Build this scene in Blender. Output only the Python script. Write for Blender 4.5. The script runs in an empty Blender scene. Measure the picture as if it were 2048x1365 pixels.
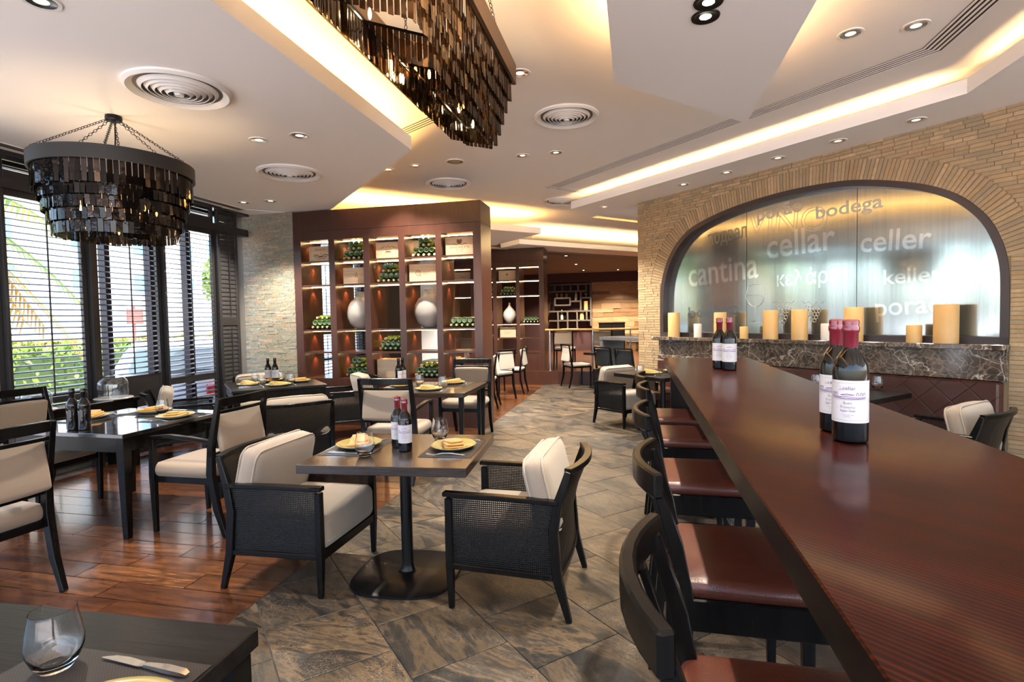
import bpy, bmesh, math, random
from mathutils import Vector, Matrix
random.seed(11)
sc = bpy.context.scene
COL = sc.collection
PI = math.pi
rad = math.radians

# ------------------------------------------------------------------ camera
# world axes: X across the bar, Y along the bar (away from the camera), Z up
CH, FPX = 1.42, 1086.0
YAW, PITCH, ROLL = rad(12.8), rad(-2.35), rad(-1.05)
_f = Vector((-math.sin(YAW) * math.cos(PITCH), math.cos(YAW) * math.cos(PITCH), math.sin(PITCH)))
_r0 = Vector((math.cos(YAW), math.sin(YAW), 0))
_u0 = _r0.cross(_f)
_r = _r0 * math.cos(ROLL) + _u0 * math.sin(ROLL)
_u = -_r0 * math.sin(ROLL) + _u0 * math.cos(ROLL)
CAMP = Vector((0, 0, CH))
cam_d = bpy.data.cameras.new('camera')
cam_d.sensor_width = 36.0
cam_d.lens = FPX * 36.0 / 2048.0
cam_d.clip_start, cam_d.clip_end = 0.03, 300
cam = bpy.data.objects.new('camera', cam_d)
COL.objects.link(cam)
M3 = Matrix((_r, _u, -_f)).transposed()
cam.matrix_world = Matrix.Translation(CAMP) @ M3.to_4x4()
sc.camera = cam


def ray(x, y):
    return _f + _r * ((x - 1024) / FPX) - _u * ((y - 682.5) / FPX)


def at(x, y, z):
    """the point of the place at height z that the photo shows at pixel x, y"""
    d = ray(x, y)
    return CAMP + d * ((z - CH) / d.z)


def onpl(x, y, n, p):
    d = ray(x, y)
    return CAMP + d * ((p - CAMP).dot(n) / d.dot(n))


# ------------------------------------------------------------------ sky, sun, exposure, lamps
sc.view_settings.view_transform = 'Standard'
sc.view_settings.look = 'None'
sc.view_settings.gamma = 1.0
sc.view_settings.exposure = 1.35
sc.view_settings.use_curve_mapping = False
try:
    sc.cycles.use_denoising = True
    sc.cycles.max_bounces = 12
    sc.cycles.diffuse_bounces = 4
    sc.cycles.glossy_bounces = 4
    sc.cycles.transmission_bounces = 12
    sc.cycles.transparent_max_bounces = 24
    sc.cycles.sample_clamp_indirect = 6.0
    sc.cycles.caustics_reflective = False
    sc.cycles.caustics_refractive = False
except Exception:
    pass
world = bpy.data.worlds.new('sky')
sc.world = world
world.use_nodes = True
wn = world.node_tree
wn.nodes.clear()
wsky = wn.nodes.new('ShaderNodeTexSky')
wsky.sky_type = 'NISHITA'
wsky.sun_disc = False
wsky.sun_elevation = rad(64)
wsky.sun_rotation = rad(100)
wsky.altitude = 0
wsky.air_density, wsky.dust_density, wsky.ozone_density = 1.0, 3.0, 1.0
wbg = wn.nodes.new('ShaderNodeBackground')
wbg.inputs['Strength'].default_value = 0.62
wout = wn.nodes.new('ShaderNodeOutputWorld')
wn.links.new(wsky.outputs[0], wbg.inputs[0])
wn.links.new(wbg.outputs[0], wout.inputs[0])


def lamp(name, kind, loc, energy, color=(1, 1, 1), target=None, **kw):
    d = bpy.data.lights.new(name, kind)
    d.energy = energy
    d.color = color
    for k, v in kw.items():
        setattr(d, k, v)
    o = bpy.data.objects.new(name, d)
    COL.objects.link(o)
    o.location = loc
    if target is not None:
        o.rotation_euler = (Vector(target) - Vector(loc)).to_track_quat('-Z', 'Y').to_euler()
    return o


lamp('sun', 'SUN', (5, -3, 20), 6.5, (1, .95, .86), (0, 0, 8), angle=rad(.6))
KS, KC = 4.2, .55      # brightness of the downlights and of the cove strips
WARM = (1.0, .52, .14)
WARM2 = (1.0, .90, .76)


def cove_lamp(p0, p1, power, color=WARM, width=.05):
    """a strip lamp lying in a ceiling trough, shining up"""
    p0, p1 = Vector(p0), Vector(p1)
    L = (p1 - p0).length
    o = lamp('cove_lamp', 'AREA', (p0 + p1) / 2, power * KC * L, color, shape='RECTANGLE', size=L, size_y=width)
    o.rotation_euler = (PI, 0, -math.atan2((p1 - p0).y, (p1 - p0).x))
    o.rotation_euler = Matrix(((math.cos(math.atan2((p1 - p0).y, (p1 - p0).x)), math.sin(math.atan2((p1 - p0).y, (p1 - p0).x)), 0),
                               (math.sin(math.atan2((p1 - p0).y, (p1 - p0).x)), -math.cos(math.atan2((p1 - p0).y, (p1 - p0).x)), 0),
                               (0, 0, -1))).to_euler()
    return o


# the two directions of the angled wall: AW along it (away), PW into it
TH = rad(44.6)
AW = Vector((-math.sin(TH), math.cos(TH), 0))
PW = Vector((math.cos(TH), math.sin(TH), 0))
WP = 5.9            # distance of the arch wall plane


def wl(s, q, z):
    """arch wall coordinates: s along the wall, q into it, z up"""
    v = AW * s + PW * (WP + q)
    return Vector((v.x, v.y, z))


def ap_(p, s, z=0):
    v = AW * s + PW * p
    return Vector((v.x, v.y, z))


ZL, ZR, ZM = 2.96, 3.097, 3.30     # undersides of the left and right dropped ceilings, and the main ceiling
# cove lamps (left soffit edge, its angled edge, right soffit, hanging panel, far coves)
cove_lamp((-2.10, -1.8, ZL + .05), (-2.10, 4.5, ZL + .05), 8.5)
cove_lamp(Vector((-2.12, 4.62, ZL + .05)), Vector((-2.12, 4.62, ZL + .05)) + AW * 2.9, 9)
cove_lamp(ap_(5.42, 6.6, ZR + .04), ap_(5.42, 1.85, ZR + .04), 9, (1, .60, .27))
cove_lamp((2.66, 4.85, ZR + .04), (2.66, -1.8, ZR + .04), 9, (1, .60, .27))
cove_lamp((.72, 4.2, ZL + .06), (.72, -1.8, ZL + .06), 10, (1, .55, .22))
cove_lamp((.0, 3.6, ZL + .06), (.0, -1.8, ZL + .06), 8, (1, .55, .22))
for k in range(0):
    pass


def spot(loc, power, color=WARM2, size=rad(95), blend=.6, target=None, soft=.03):
    return lamp('downlight_or_added_spot', 'SPOT', loc, power * KS, color, target or (loc[0], loc[1], 0), spot_size=size, spot_blend=blend, shadow_soft_size=soft)

# ------------------------------------------------------------------ mesh helpers
class MB:
    def __init__(s):
        s.v, s.f, s.m = [], [], []

    def add(s, vs, fs, mi=0):
        n = len(s.v)
        s.v += [tuple(v) for v in vs]
        s.f += [tuple(i + n for i in f) for f in fs]
        s.m += [mi] * len(fs)
        return s

    def hexa(s, p, mi=0):
        """8 points: bottom ring 0-3 counter-clockwise, top ring 4-7"""
        return s.add(p, [(3, 2, 1, 0), (4, 5, 6, 7), (0, 1, 5, 4), (1, 2, 6, 5), (2, 3, 7, 6), (3, 0, 4, 7)], mi)

    def box(s, x0, x1, y0, y1, z0, z1, mi=0, M=None):
        p = [(x0, y0, z0), (x1, y0, z0), (x1, y1, z0), (x0, y1, z0), (x0, y0, z1), (x1, y0, z1), (x1, y1, z1), (x0, y1, z1)]
        if M is not None:
            p = [M @ Vector(q) for q in p]
        return s.hexa(p, mi)

    def bar(s, p0, p1, w0, d0, w1=None, d1=None, ref=(1, 0, 0), mi=0):
        """square bar from p0 to p1; w along ref, d across"""
        p0, p1 = Vector(p0), Vector(p1)
        w1 = w0 if w1 is None else w1
        d1 = d0 if d1 is None else d1
        t = (p1 - p0).normalized()
        a = Vector(ref)
        a = (a - t * a.dot(t))
        if a.length < 1e-6:
            a = t.orthogonal()
        a.normalize()
        c = t.cross(a)
        r = []
        for p, w, d in ((p0, w0, d0), (p1, w1, d1)):
            r += [p - a * w / 2 - c * d / 2, p + a * w / 2 - c * d / 2, p + a * w / 2 + c * d / 2, p - a * w / 2 + c * d / 2]
        return s.hexa(r, mi)

    def sweep(s, pts, ws, ds, ref=(1, 0, 0), mi=0):
        """rectangular section swept along a polyline"""
        pts = [Vector(p) for p in pts]
        n = len(pts)
        ws = ws if isinstance(ws, (list, tuple)) else [ws] * n
        ds = ds if isinstance(ds, (list, tuple)) else [ds] * n
        vs, fs = [], []
        for i, p in enumerate(pts):
            t = (pts[min(i + 1, n - 1)] - pts[max(i - 1, 0)]).normalized()
            a = Vector(ref)
            a = (a - t * a.dot(t)).normalized()
            c = t.cross(a)
            w, d = ws[i] / 2, ds[i] / 2
            vs += [p - a * w - c * d, p + a * w - c * d, p + a * w + c * d, p - a * w + c * d]
        for i in range(n - 1):
            k = 4 * i
            for j in range(4):
                fs.append((k + j, k + (j + 1) % 4, k + 4 + (j + 1) % 4, k + 4 + j))
        fs += [(3, 2, 1, 0), (4 * n - 4, 4 * n - 3, 4 * n - 2, 4 * n - 1)]
        return s.add(vs, fs, mi)

    def tube(s, pts, r, n=8, mi=0, caps=True, closed=False):
        pts = [Vector(p) for p in pts]
        m = len(pts)
        rs = r if isinstance(r, (list, tuple)) else [r] * m
        vs, fs = [], []
        a = None
        for i, p in enumerate(pts):
            if closed:
                t = (pts[(i + 1) % m] - pts[i - 1]).normalized()
            else:
                t = (pts[min(i + 1, m - 1)] - pts[max(i - 1, 0)]).normalized()
            a = t.orthogonal() if a is None else a - t * a.dot(t)
            a.normalize()
            c = t.cross(a)
            for k in range(n):
                g = 2 * PI * k / n
                vs.append(p + a * (math.cos(g) * rs[i]) + c * (math.sin(g) * rs[i]))
        for i in range(m if closed else m - 1):
            for k in range(n):
                j = (i + 1) % m
                fs.append((i * n + k, i * n + (k + 1) % n, j * n + (k + 1) % n, j * n + k))
        if caps and not closed:
            fs += [tuple(range(n - 1, -1, -1)), tuple((m - 1) * n + k for k in range(n))]
        return s.add(vs, fs, mi)

    def lathe(s, prof, n=24, o=(0, 0, 0), mi=0, M=None, sx=1, sy=1):
        """profile of (r, z), r = 0 makes a pole"""
        vs, fs, idx = [], [], []
        for r, z in prof:
            if r < 1e-6:
                idx.append([len(vs)] * n)
                vs.append(Vector((o[0], o[1], o[2] + z)))
            else:
                idx.append(list(range(len(vs), len(vs) + n)))
                for k in range(n):
                    g = 2 * PI * k / n
                    vs.append(Vector((o[0] + sx * r * math.cos(g), o[1] + sy * r * math.sin(g), o[2] + z)))
        for i in range(len(prof) - 1):
            for k in range(n):
                q = [idx[i][k], idx[i][(k + 1) % n], idx[i + 1][(k + 1) % n], idx[i + 1][k]]
                q2 = []
                for x in q:
                    if x not in q2:
                        q2.append(x)
                if len(q2) > 2:
                    fs.append(tuple(q2))
        if M is not None:
            vs = [M @ v for v in vs]
        return s.add(vs, fs, mi)

    def prism(s, poly, z0, z1, mi=0, M=None):
        n = len(poly)
        vs = [Vector((x, y, z0)) for x, y in poly] + [Vector((x, y, z1)) for x, y in poly]
        if M is not None:
            vs = [M @ v for v in vs]
        fs = [tuple(range(n - 1, -1, -1)), tuple(range(n, 2 * n))]
        fs += [(i, (i + 1) % n, n + (i + 1) % n, n + i) for i in range(n)]
        return s.add(vs, fs, mi)

    def cushion(s, c, size, r=.035, puff=.12, n=5, M=None, mi=0, pinch=0.0):
        """soft rounded box centred on c"""
        h = [x / 2 for x in size]
        r = min(r, min(h) * .98)

        def axis(hh):
            e = [-hh, -hh + r * .12, -hh + r * .45, -hh + r]
            m = [(-hh + r) + (2 * hh - 2 * r) * k / n for k in range(1, n)]
            return e + m + [-x for x in reversed(e)]
        ax = [axis(x) for x in h]
        key, vs, fs = {}, [], []

        def vert(p):
            inner = Vector([max(-(h[i] - r), min(h[i] - r, p[i])) for i in range(3)])
            d = Vector(p) - inner
            q = inner + d.normalized() * r if d.length > 1e-9 else Vector(p)
            fx = max(0, 1 - (q.x / h[0]) ** 2)
            fy = max(0, 1 - (q.y / h[1]) ** 2)
            fz = max(0, 1 - (q.z / h[2]) ** 2)
            q = Vector((q.x * (1 + puff * .25 * fy * fz), q.y * (1 + puff * .25 * fx * fz), q.z * (1 - pinch + puff * fx * fy * (1 + pinch))))
            k = (round(q.x, 5), round(q.y, 5), round(q.z, 5))
            if k not in key:
                key[k] = len(vs)
                w = q + Vector(c) if M is None else M @ (q + Vector(c))
                vs.append(w)
            return key[k]
        for d in range(3):
            a, b = (d + 1) % 3, (d + 2) % 3
            for sg in (-1, 1):
                for i in range(len(ax[a]) - 1):
                    for j in range(len(ax[b]) - 1):
                        q = []
                        for (ii, jj) in ((i, j), (i + 1, j), (i + 1, j + 1), (i, j + 1)):
                            p = [0, 0, 0]
                            p[d] = sg * h[d]
                            p[a] = ax[a][ii]
                            p[b] = ax[b][jj]
                            v = vert(p)
                            if v not in q:
                                q.append(v)
                        if len(q) > 2:
                            fs.append(tuple(q) if sg > 0 else tuple(reversed(q)))
        return s.add(vs, fs, mi)

    def mesh(s, name, mats, smooth=True, angle=.6, bevel=0):
        me = bpy.data.meshes.new(name)
        me.from_pydata(s.v, [], s.f)
        for m in (mats if isinstance(mats, (list, tuple)) else [mats]):
            me.materials.append(m)
        if len(set(s.m)) > 1:
            me.polygons.foreach_set('material_index', s.m)
        if bevel:
            bm = bmesh.new()
            bm.from_mesh(me)
            es = [e for e in bm.edges if len(e.link_faces) == 2 and e.calc_face_angle(0) > .6]
            bmesh.ops.bevel(bm, geom=es, offset=bevel, segments=1, affect='EDGES', profile=.5)
            bm.to_mesh(me)
            bm.free()
        if smooth:
            me.polygons.foreach_set('use_smooth', [True] * len(me.polygons))
            me.set_sharp_from_angle(angle=angle)
        me.update()
        return me

    def build(s, name, mats, parent=None, loc=None, rot=None, **kw):
        return link(name, s.mesh(name, mats, **kw), parent, loc, rot)


def link(name, me, parent=None, loc=None, rot=None, scale=None):
    o = bpy.data.objects.new(name, me)
    COL.objects.link(o)
    if parent is not None:
        o.parent = parent
    if loc is not None:
        o.location = loc
    if rot is not None:
        o.rotation_euler = rot
    if scale is not None:
        o.scale = scale
    return o


def tag(o, label=None, cat=None, group=None, kind=None):
    for k, v in (('label', label), ('category', cat), ('group', group), ('kind', kind)):
        if v:
            o[k] = v
        elif k in o and v == '':
            del o[k]
    return o


def thing(name, label, cat, loc=(0, 0, 0), rz=0, group=None):
    o = bpy.data.objects.new(name, None)
    o.empty_display_size = .1
    COL.objects.link(o)
    o.location = loc
    o.rotation_euler = (0, 0, rz)
    return tag(o, label, cat, group)


KIDS = {}


def copy_tree(o, parent=None):
    c = o.copy()
    COL.objects.link(c)
    if parent is not None:
        c.parent = parent
    for ch in list(o.children):
        copy_tree(ch, c)
    return c


USED = set()


def place(proto, loc, rz, label, group=None):
    """the first call moves the prototype itself, later calls copy it with its parts"""
    if proto.name in USED:
        o = copy_tree(proto)
    else:
        USED.add(proto.name)
        o = proto
    o.location = loc
    o.rotation_euler = (0, 0, rz)
    o['label'] = label
    if group:
        o['group'] = group
    return o


def text_mesh(body, w, h=None, mat=None, bend=None, outline=False, spacing=1.0, bold=0.0):
    """flat lettering, lower left at 0,0, scaled to width w and height h"""
    cu = bpy.data.curves.new('lettering', 'FONT')
    cu.body = body
    cu.space_character = spacing
    cu.resolution_u = 3
    cu.offset = bold
    if outline:
        cu.fill_mode = 'NONE'
    ob = bpy.data.objects.new('lettering', cu)
    me = bpy.data.meshes.new_from_object(ob)
    bpy.data.objects.remove(ob)
    bpy.data.curves.remove(cu)
    xs = [v.co.x for v in me.vertices] or [0, 1]
    ys = [v.co.y for v in me.vertices] or [0, 1]
    sx = w / max(1e-6, max(xs) - min(xs))
    sy = sx if h is None else h / max(1e-6, max(ys) - min(ys))
    x0, y0 = min(xs), min(ys)
    for v in me.vertices:
        v.co = Vector(((v.co.x - x0) * sx, (v.co.y - y0) * sy, 0))
    if outline:
        mb = MB()
        for e in me.edges:
            a, b = (me.vertices[i].co for i in e.vertices)
            d = b - a
            if d.length < 1e-7:
                continue
            q = Vector((-d.y, d.x, 0)).normalized() * outline / 2
            mb.add([a + q, a - q, b - q, b + q], [(0, 1, 2, 3)])
        return mb.mesh('lettering', mat, smooth=False)
    me.materials.clear()
    me.materials.append(mat)
    return me

# ------------------------------------------------------------------ procedural materials
class Mat:
    def __init__(s, name):
        s.m = bpy.data.materials.new(name)
        s.m.use_nodes = True
        s.nt = s.m.node_tree
        s.nt.nodes.clear()

    def n(s, t, ins=None, **props):
        n = s.nt.nodes.new('ShaderNode' + t)
        for k, v in props.items():
            setattr(n, k, v)
        for k, v in (ins or {}).items():
            if isinstance(v, bpy.types.Node):
                v = v.outputs[0]
            if isinstance(v, bpy.types.NodeSocket):
                s.nt.links.new(v, n.inputs[k])
            elif isinstance(v, tuple) and len(v) == 3 and n.inputs[k].type == 'RGBA':
                n.inputs[k].default_value = (*v, 1)
            else:
                n.inputs[k].default_value = v
        return n

    def coord(s, which='Object', scale=(1, 1, 1), rot=(0, 0, 0), loc=(0, 0, 0)):
        if which == 'World':
            v = s.n('NewGeometry').outputs['Position']
        else:
            v = s.n('TexCoord').outputs[which]
        return s.n('Mapping', {'Vector': v, 'Scale': scale, 'Rotation': rot, 'Location': loc}).outputs[0]

    def rnd(s):
        a = s.n('ObjectInfo').outputs['Random']
        b = s.n('NewGeometry').outputs['Random Per Island']
        return s.n('Math', {0: s.n('Math', {0: a, 1: b}, operation='ADD')}, operation='FRACT').outputs[0]

    def shift(s, vec, amount=37.0):
        """the same pattern shifted for every piece"""
        r = s.n('Math', {0: s.rnd(), 1: amount}, operation='MULTIPLY')
        c = s.n('CombineXYZ', {0: r, 1: r, 2: r})
        return s.n('VectorMath', {0: vec, 1: c.outputs[0]}, operation='ADD').outputs[0]

    def noise(s, vec, scale=5, detail=3, rough=.55, dist=0):
        return s.n('TexNoise', {'Vector': vec, 'Scale': scale, 'Detail': detail, 'Roughness': rough, 'Distortion': dist}).outputs[0]

    def ramp(s, fac, *stops, interp='LINEAR'):
        n = s.n('ValToRGB', {'Fac': fac})
        cr = n.color_ramp
        cr.interpolation = interp
        while len(cr.elements) < len(stops):
            cr.elements.new(.5)
        for e, (p, c) in zip(cr.elements, stops):
            e.position = p
            e.color = (*c, 1) if isinstance(c, tuple) else (c, c, c, 1)
        return n.outputs[0]

    def mix(s, f, a, b, mode='MIX'):
        n = s.n('Mix', data_type='RGBA', blend_type=mode)
        for i, v in ((0, f), (6, a), (7, b)):
            if isinstance(v, bpy.types.NodeSocket):
                s.nt.links.new(v, n.inputs[i])
            else:
                n.inputs[i].default_value = (*v, 1) if isinstance(v, tuple) else v
        return n.outputs[2]

    def math(s, op, a, b=0.0):
        return s.n('Math', {0: a, 1: b}, operation=op).outputs[0]

    def bump(s, h, strength=.2, dist=.01):
        return s.n('Bump', {'Height': h, 'Strength': strength, 'Distance': dist}).outputs[0]

    def pbr(s, base, rough=.5, metal=0., normal=None, coat=0., coatr=.05, spec=.5, em=None, es=0., alpha=None, sheen=0., trans=0., ior=1.45):
        ins = {'Base Color': base, 'Roughness': rough, 'Metallic': metal, 'Coat Weight': coat, 'Coat Roughness': coatr,
               'Specular IOR Level': spec, 'Sheen Weight': sheen, 'Transmission Weight': trans, 'IOR': ior}
        if normal is not None:
            ins['Normal'] = normal
        if em is not None:
            ins['Emission Color'] = em
            ins['Emission Strength'] = es
        if alpha is not None:
            ins['Alpha'] = alpha
        return s.n('BsdfPrincipled', ins).outputs[0]

    def out(s, sh):
        s.n('OutputMaterial', {'Surface': sh})
        return s.m


def plain(name, base, rough=.5, metal=0., **kw):
    k = Mat(name)
    return k.out(k.pbr(base, rough, metal, **kw))


def wood(name, dark, light, rough=.35, axis=0, sc_=1., coat=0., which='Object', coatr=.08, bump=.08, contrast=(.3, .7), shift=True, spec=.3):
    k = Mat(name)
    s = [26., 26., 26.]
    s[axis] = 1.6
    v = k.coord(which, tuple(x * sc_ for x in s))
    if shift:
        v = k.shift(v)
    a = k.noise(v, 1.0, 5, .6, .6)
    b = k.noise(v, 4.0, 2, .5)
    g = k.math('ADD', k.math('MULTIPLY', a, .7), k.math('MULTIPLY', b, .3))
    c = k.ramp(g, (contrast[0], dark), (contrast[1], light))
    return k.out(k.pbr(c, rough, normal=k.bump(g, bump, .004), coat=coat, coatr=coatr, spec=spec))


DARK = wood('espresso_wood', (.0018, .0016, .0015), (.006, .005, .0045), .26, 2, 1., coat=.06, coatr=.1, spec=.14)
DARKX = wood('espresso_oak_top', (.0012, .0011, .0012), (.0075, .0062, .0058), .34, 0, 1.5, coat=.12, coatr=.2, bump=.3, spec=.22, contrast=(.38, .62))
GREYOAK = wood('grey_oak', (.05, .05, .055), (.16, .165, .175), .45, 0, 1., bump=.2)


def _bar():
    k = Mat('mahogany_bar_top')
    v = k.coord('Object', (1, 1, 1), (0, 0, rad(42)))
    st = k.n('Mapping', {'Vector': v, 'Scale': (.10, 1, 1)}).outputs[0]
    w = k.n('TexWave', {'Vector': st, 'Scale': 36., 'Distortion': 22., 'Detail': 3., 'Detail Scale': .10, 'Detail Roughness': .6}, bands_direction='Y').outputs[0]
    a = k.noise(k.n('Mapping', {'Vector': v, 'Scale': (2.5, 120, 120)}).outputs[0], 1.0, 4, .6, .6)
    big = k.noise(k.n('Mapping', {'Vector': v, 'Scale': (.8, 9, 9)}).outputs[0], 1.0, 4, .6, 1.0)
    g = k.math('ADD', k.math('MULTIPLY', w, .24), k.math('ADD', k.math('MULTIPLY', a, .34), k.math('MULTIPLY', big, .42)))
    c = k.ramp(g, (.30, (.0015, .0003, .0002)), (.50, (.0095, .0012, .0005)), (.70, (.034, .0042, .0012)))
    return k.out(k.pbr(c, .36, coat=.26, coatr=.10, spec=.03, normal=k.bump(g, .02, .001)))


BARTOP = _bar()
GLOSSTOP = wood('polished_black_top', (.0035, .0028, .0025), (.010, .008, .007), .10, 0, 1.0, coat=.6, coatr=.05, bump=.01, spec=.5)
BARSIDE = wood('mahogany_dark_side', (.003, .0018, .0016), (.009, .0045, .0036), .32, 1, .8, coat=.12, spec=.2)
BOOKW = wood('rosewood_veneer', (.034, .0125, .0082), (.066, .0255, .0165), .32, 2, .9, coat=.35, coatr=.22, which='World', shift=False, contrast=(.25, .8))


def _plank():
    k = Mat('merbau_planks')
    v = k.shift(k.coord('World', (2.0, 30, 30)))
    g = k.noise(v, 1.0, 6, .65, 1.2)
    fig = k.noise(k.shift(k.coord('World', (3.5, 11, 11))), 1.0, 4, .65, 2.6)
    tone = k.ramp(k.rnd(), (0, (.045, .0135, .005)), (.25, (.100, .034, .0105)), (.5, (.145, .052, .016)), (.75, (.070, .021, .007)), (1, (.185, .070, .021)))
    c = k.mix(k.ramp(g, (.40, .75), (.58, 0.)), tone, (.022, .0075, .0035))
    c = k.mix(k.ramp(fig, (.50, 0.), (.66, .75)), c, (.018, .0065, .0035))
    return k.out(k.pbr(c, .26, coat=.5, coatr=.13, spec=.35, normal=k.bump(g, .03, .002)))


PLANK = _plank()


def _slate():
    k = Mat('slate_look_tiles')
    v = k.shift(k.coord('World', (1, 1, 1)), 19.)
    r2 = k.n('VectorRotate', {'Vector': v, 'Angle': k.math('MULTIPLY', k.rnd(), 1.1)}, rotation_type='Z_AXIS').outputs[0]
    st = k.n('Mapping', {'Vector': r2, 'Scale': (1.0, 3.4, 1)}).outputs[0]
    big = k.noise(st, 1.5, 5, .62, 1.0)
    fine = k.noise(st, 9., 6, .7, .4)
    g = k.math('ADD', k.math('MULTIPLY', big, .8), k.math('MULTIPLY', fine, .2))
    c = k.ramp(g, (.37, (.0065, .0065, .007)), (.46, (.022, .0195, .0165)), (.505, (.105, .070, .038)), (.55, (.028, .025, .022)), (.62, (.150, .104, .060)))
    c = k.mix(k.ramp(k.rnd(), (0, 0.), (1, .6)), c, (.012, .0125, .0135))
    veins = k.n('TexVoronoi', {'Vector': k.n('Mapping', {'Vector': k.mix(.25, v, k.noise(v, 14, 3)), 'Scale': (13, 13, 13)}).outputs[0]}, feature='DISTANCE_TO_EDGE').outputs[0]
    vm = k.ramp(veins, (.0, 1.), (.035, 0.))
    patch = k.ramp(k.noise(v, 3.2, 3), (.49, 0.), (.60, .75))
    c = k.mix(k.math('MULTIPLY', vm, patch), c, (.30, .23, .16))
    h = k.math('ADD', g, k.math('MULTIPLY', vm, .12))
    return k.out(k.pbr(c, k.ramp(fine, (.3, .30), (.7, .46)), normal=k.bump(h, .35, .008)))


SLATE = _slate()
GROUT = plain('grout', (.11, .10, .095), .8)


def _paint(name, c, b=.03):
    k = Mat(name)
    return k.out(k.pbr(c, .75, normal=k.bump(k.noise(k.coord('World', (1, 1, 1)), 60, 2), b, .002)))


PAINT = _paint('white_ceiling_paint', (.90, .885, .86))
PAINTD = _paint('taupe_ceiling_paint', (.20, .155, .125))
SHELFW = plain('dark_taupe_shelf', (.085, .070, .062), .5)
MAROON = _paint('maroon_wall_paint', (.055, .022, .024))
WHITEWALL = _paint('white_wall_paint', (.70, .69, .68))
WHITEM = plain('white_enamel', (.78, .77, .74), .35)
SLOT = plain('dark_slot', (.02, .013, .008), .6)
DUCT = plain('grey_duct', (.12, .11, .10), .6)
CHROME = plain('chrome', (.82, .80, .78), .12, 1.)
STEEL = plain('brushed_steel', (.62, .62, .62), .25, 1.)
BRASS = plain('brass', (.80, .46, .20), .22, 1.)
BLACKM = plain('black_powder_coat', (.005, .0047, .0045), .3, coat=.08, spec=.2)
BROWNTOP = wood('wenge_brown_top', (.010, .0062, .0042), (.034, .021, .0135), .20, 0, 1.3, coat=.35, coatr=.16, bump=.04, spec=.3)
BRONZE = plain('bronze_band', (.085, .05, .028), .42, .35)
CHARM = plain('charcoal_band', (.014, .0125, .012), .5)
FRAMEM = plain('dark_bronze_frame', (.055, .042, .042), .38, .3)


def _brick(name, stops, rough=.75):
    k = Mat(name)
    v = k.shift(k.coord('World', (1, 1, 1)), 11.)
    c = k.ramp(k.rnd(), *stops)
    n = k.noise(v, 26, 5, .65)
    c = k.mix(k.ramp(n, (.3, .5), (.65, 0.)), c, tuple(x * .55 for x in stops[1][1]))
    return k.out(k.pbr(c, rough, normal=k.bump(n, .35, .006)))


BRICK = _brick('roman_brick', [(0, (.34, .23, .125)), (.3, (.46, .325, .18)), (.55, (.39, .29, .165)), (.8, (.30, .235, .15)), (1, (.53, .375, .215))])
MOSAIC = _brick('thin_stone_strips', [(0, (.33, .28, .20)), (.3, (.24, .25, .20)), (.5, (.37, .26, .17)), (.75, (.20, .22, .19)), (1, (.42, .36, .27))])
MORTAR = plain('mortar', (.25, .18, .105), .9)
MORTAR2 = plain('mortar_grey', (.17, .15, .12), .9)


def _marble():
    k = Mat('dark_emperador_marble')
    v = k.coord('World', (1, 1, 1))
    d = k.mix(.22, v, k.n('TexNoise', {'Vector': v, 'Scale': 5., 'Detail': 5.}).outputs['Color'])
    vo = k.n('TexVoronoi', {'Vector': d, 'Scale': 20.}, feature='DISTANCE_TO_EDGE').outputs[0]
    big = k.n('TexVoronoi', {'Vector': d, 'Scale': 2.6}, feature='DISTANCE_TO_EDGE').outputs[0]
    base = k.ramp(k.noise(v, 7, 6, .65), (.3, (.030, .024, .020)), (.5, (.085, .062, .046)), (.68, (.15, .115, .085)))
    c = k.mix(k.ramp(vo, (0, .6), (.09, 0.)), base, (.34, .26, .19))
    c = k.mix(k.ramp(big, (0, .7), (.010, 0.)), c, (.72, .62, .52))
    return k.out(k.pbr(c, .12, coat=.3))


MARBLE = _marble()


def _linen(name, c, rough=.85, scale=420., b=.25, var=.15):
    k = Mat(name)
    v = k.coord('Object', (1, 1, 1))
    w1 = k.n('TexWave', {'Vector': v, 'Scale': scale, 'Distortion': .6}, bands_direction='X').outputs[0]
    w2 = k.n('TexWave', {'Vector': v, 'Scale': scale, 'Distortion': .6}, bands_direction='DIAGONAL').outputs[0]
    h = k.math('ADD', w1, w2)
    n = k.noise(v, 9, 4)
    cc = k.mix(k.ramp(n, (.3, var), (.7, 0.)), c, tuple(x * .7 for x in c))
    soft = k.noise(v, 5, 2)
    return k.out(k.pbr(cc, rough, normal=k.bump(k.math('ADD', k.math('MULTIPLY', h, .12), soft), b, .012), sheen=.25))


LINEN = _linen('natural_linen', (.225, .180, .135))
PIPE = _linen('linen_piping', (.27, .22, .165))
TAUPE = _linen('taupe_upholstery', (.20, .146, .100), .6, 300, .08)
IVORY = _linen('ivory_upholstery', (.34, .295, .245), .6, 300, .08)


def _leather(name, c, rough=.32):
    k = Mat(name)
    v = k.coord('Object', (1, 1, 1))
    n = k.n('TexVoronoi', {'Vector': v, 'Scale': 260.}).outputs[0]
    s2 = k.noise(v, 10, 3)
    return k.out(k.pbr(k.mix(k.ramp(s2, (.3, .35), (.7, 0.)), c, tuple(x * .55 for x in c)), rough, normal=k.bump(k.math('ADD', n, s2), .12, .003), coat=.1))


LEATHER = _leather('russet_leather', (.060, .016, .0095))


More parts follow.
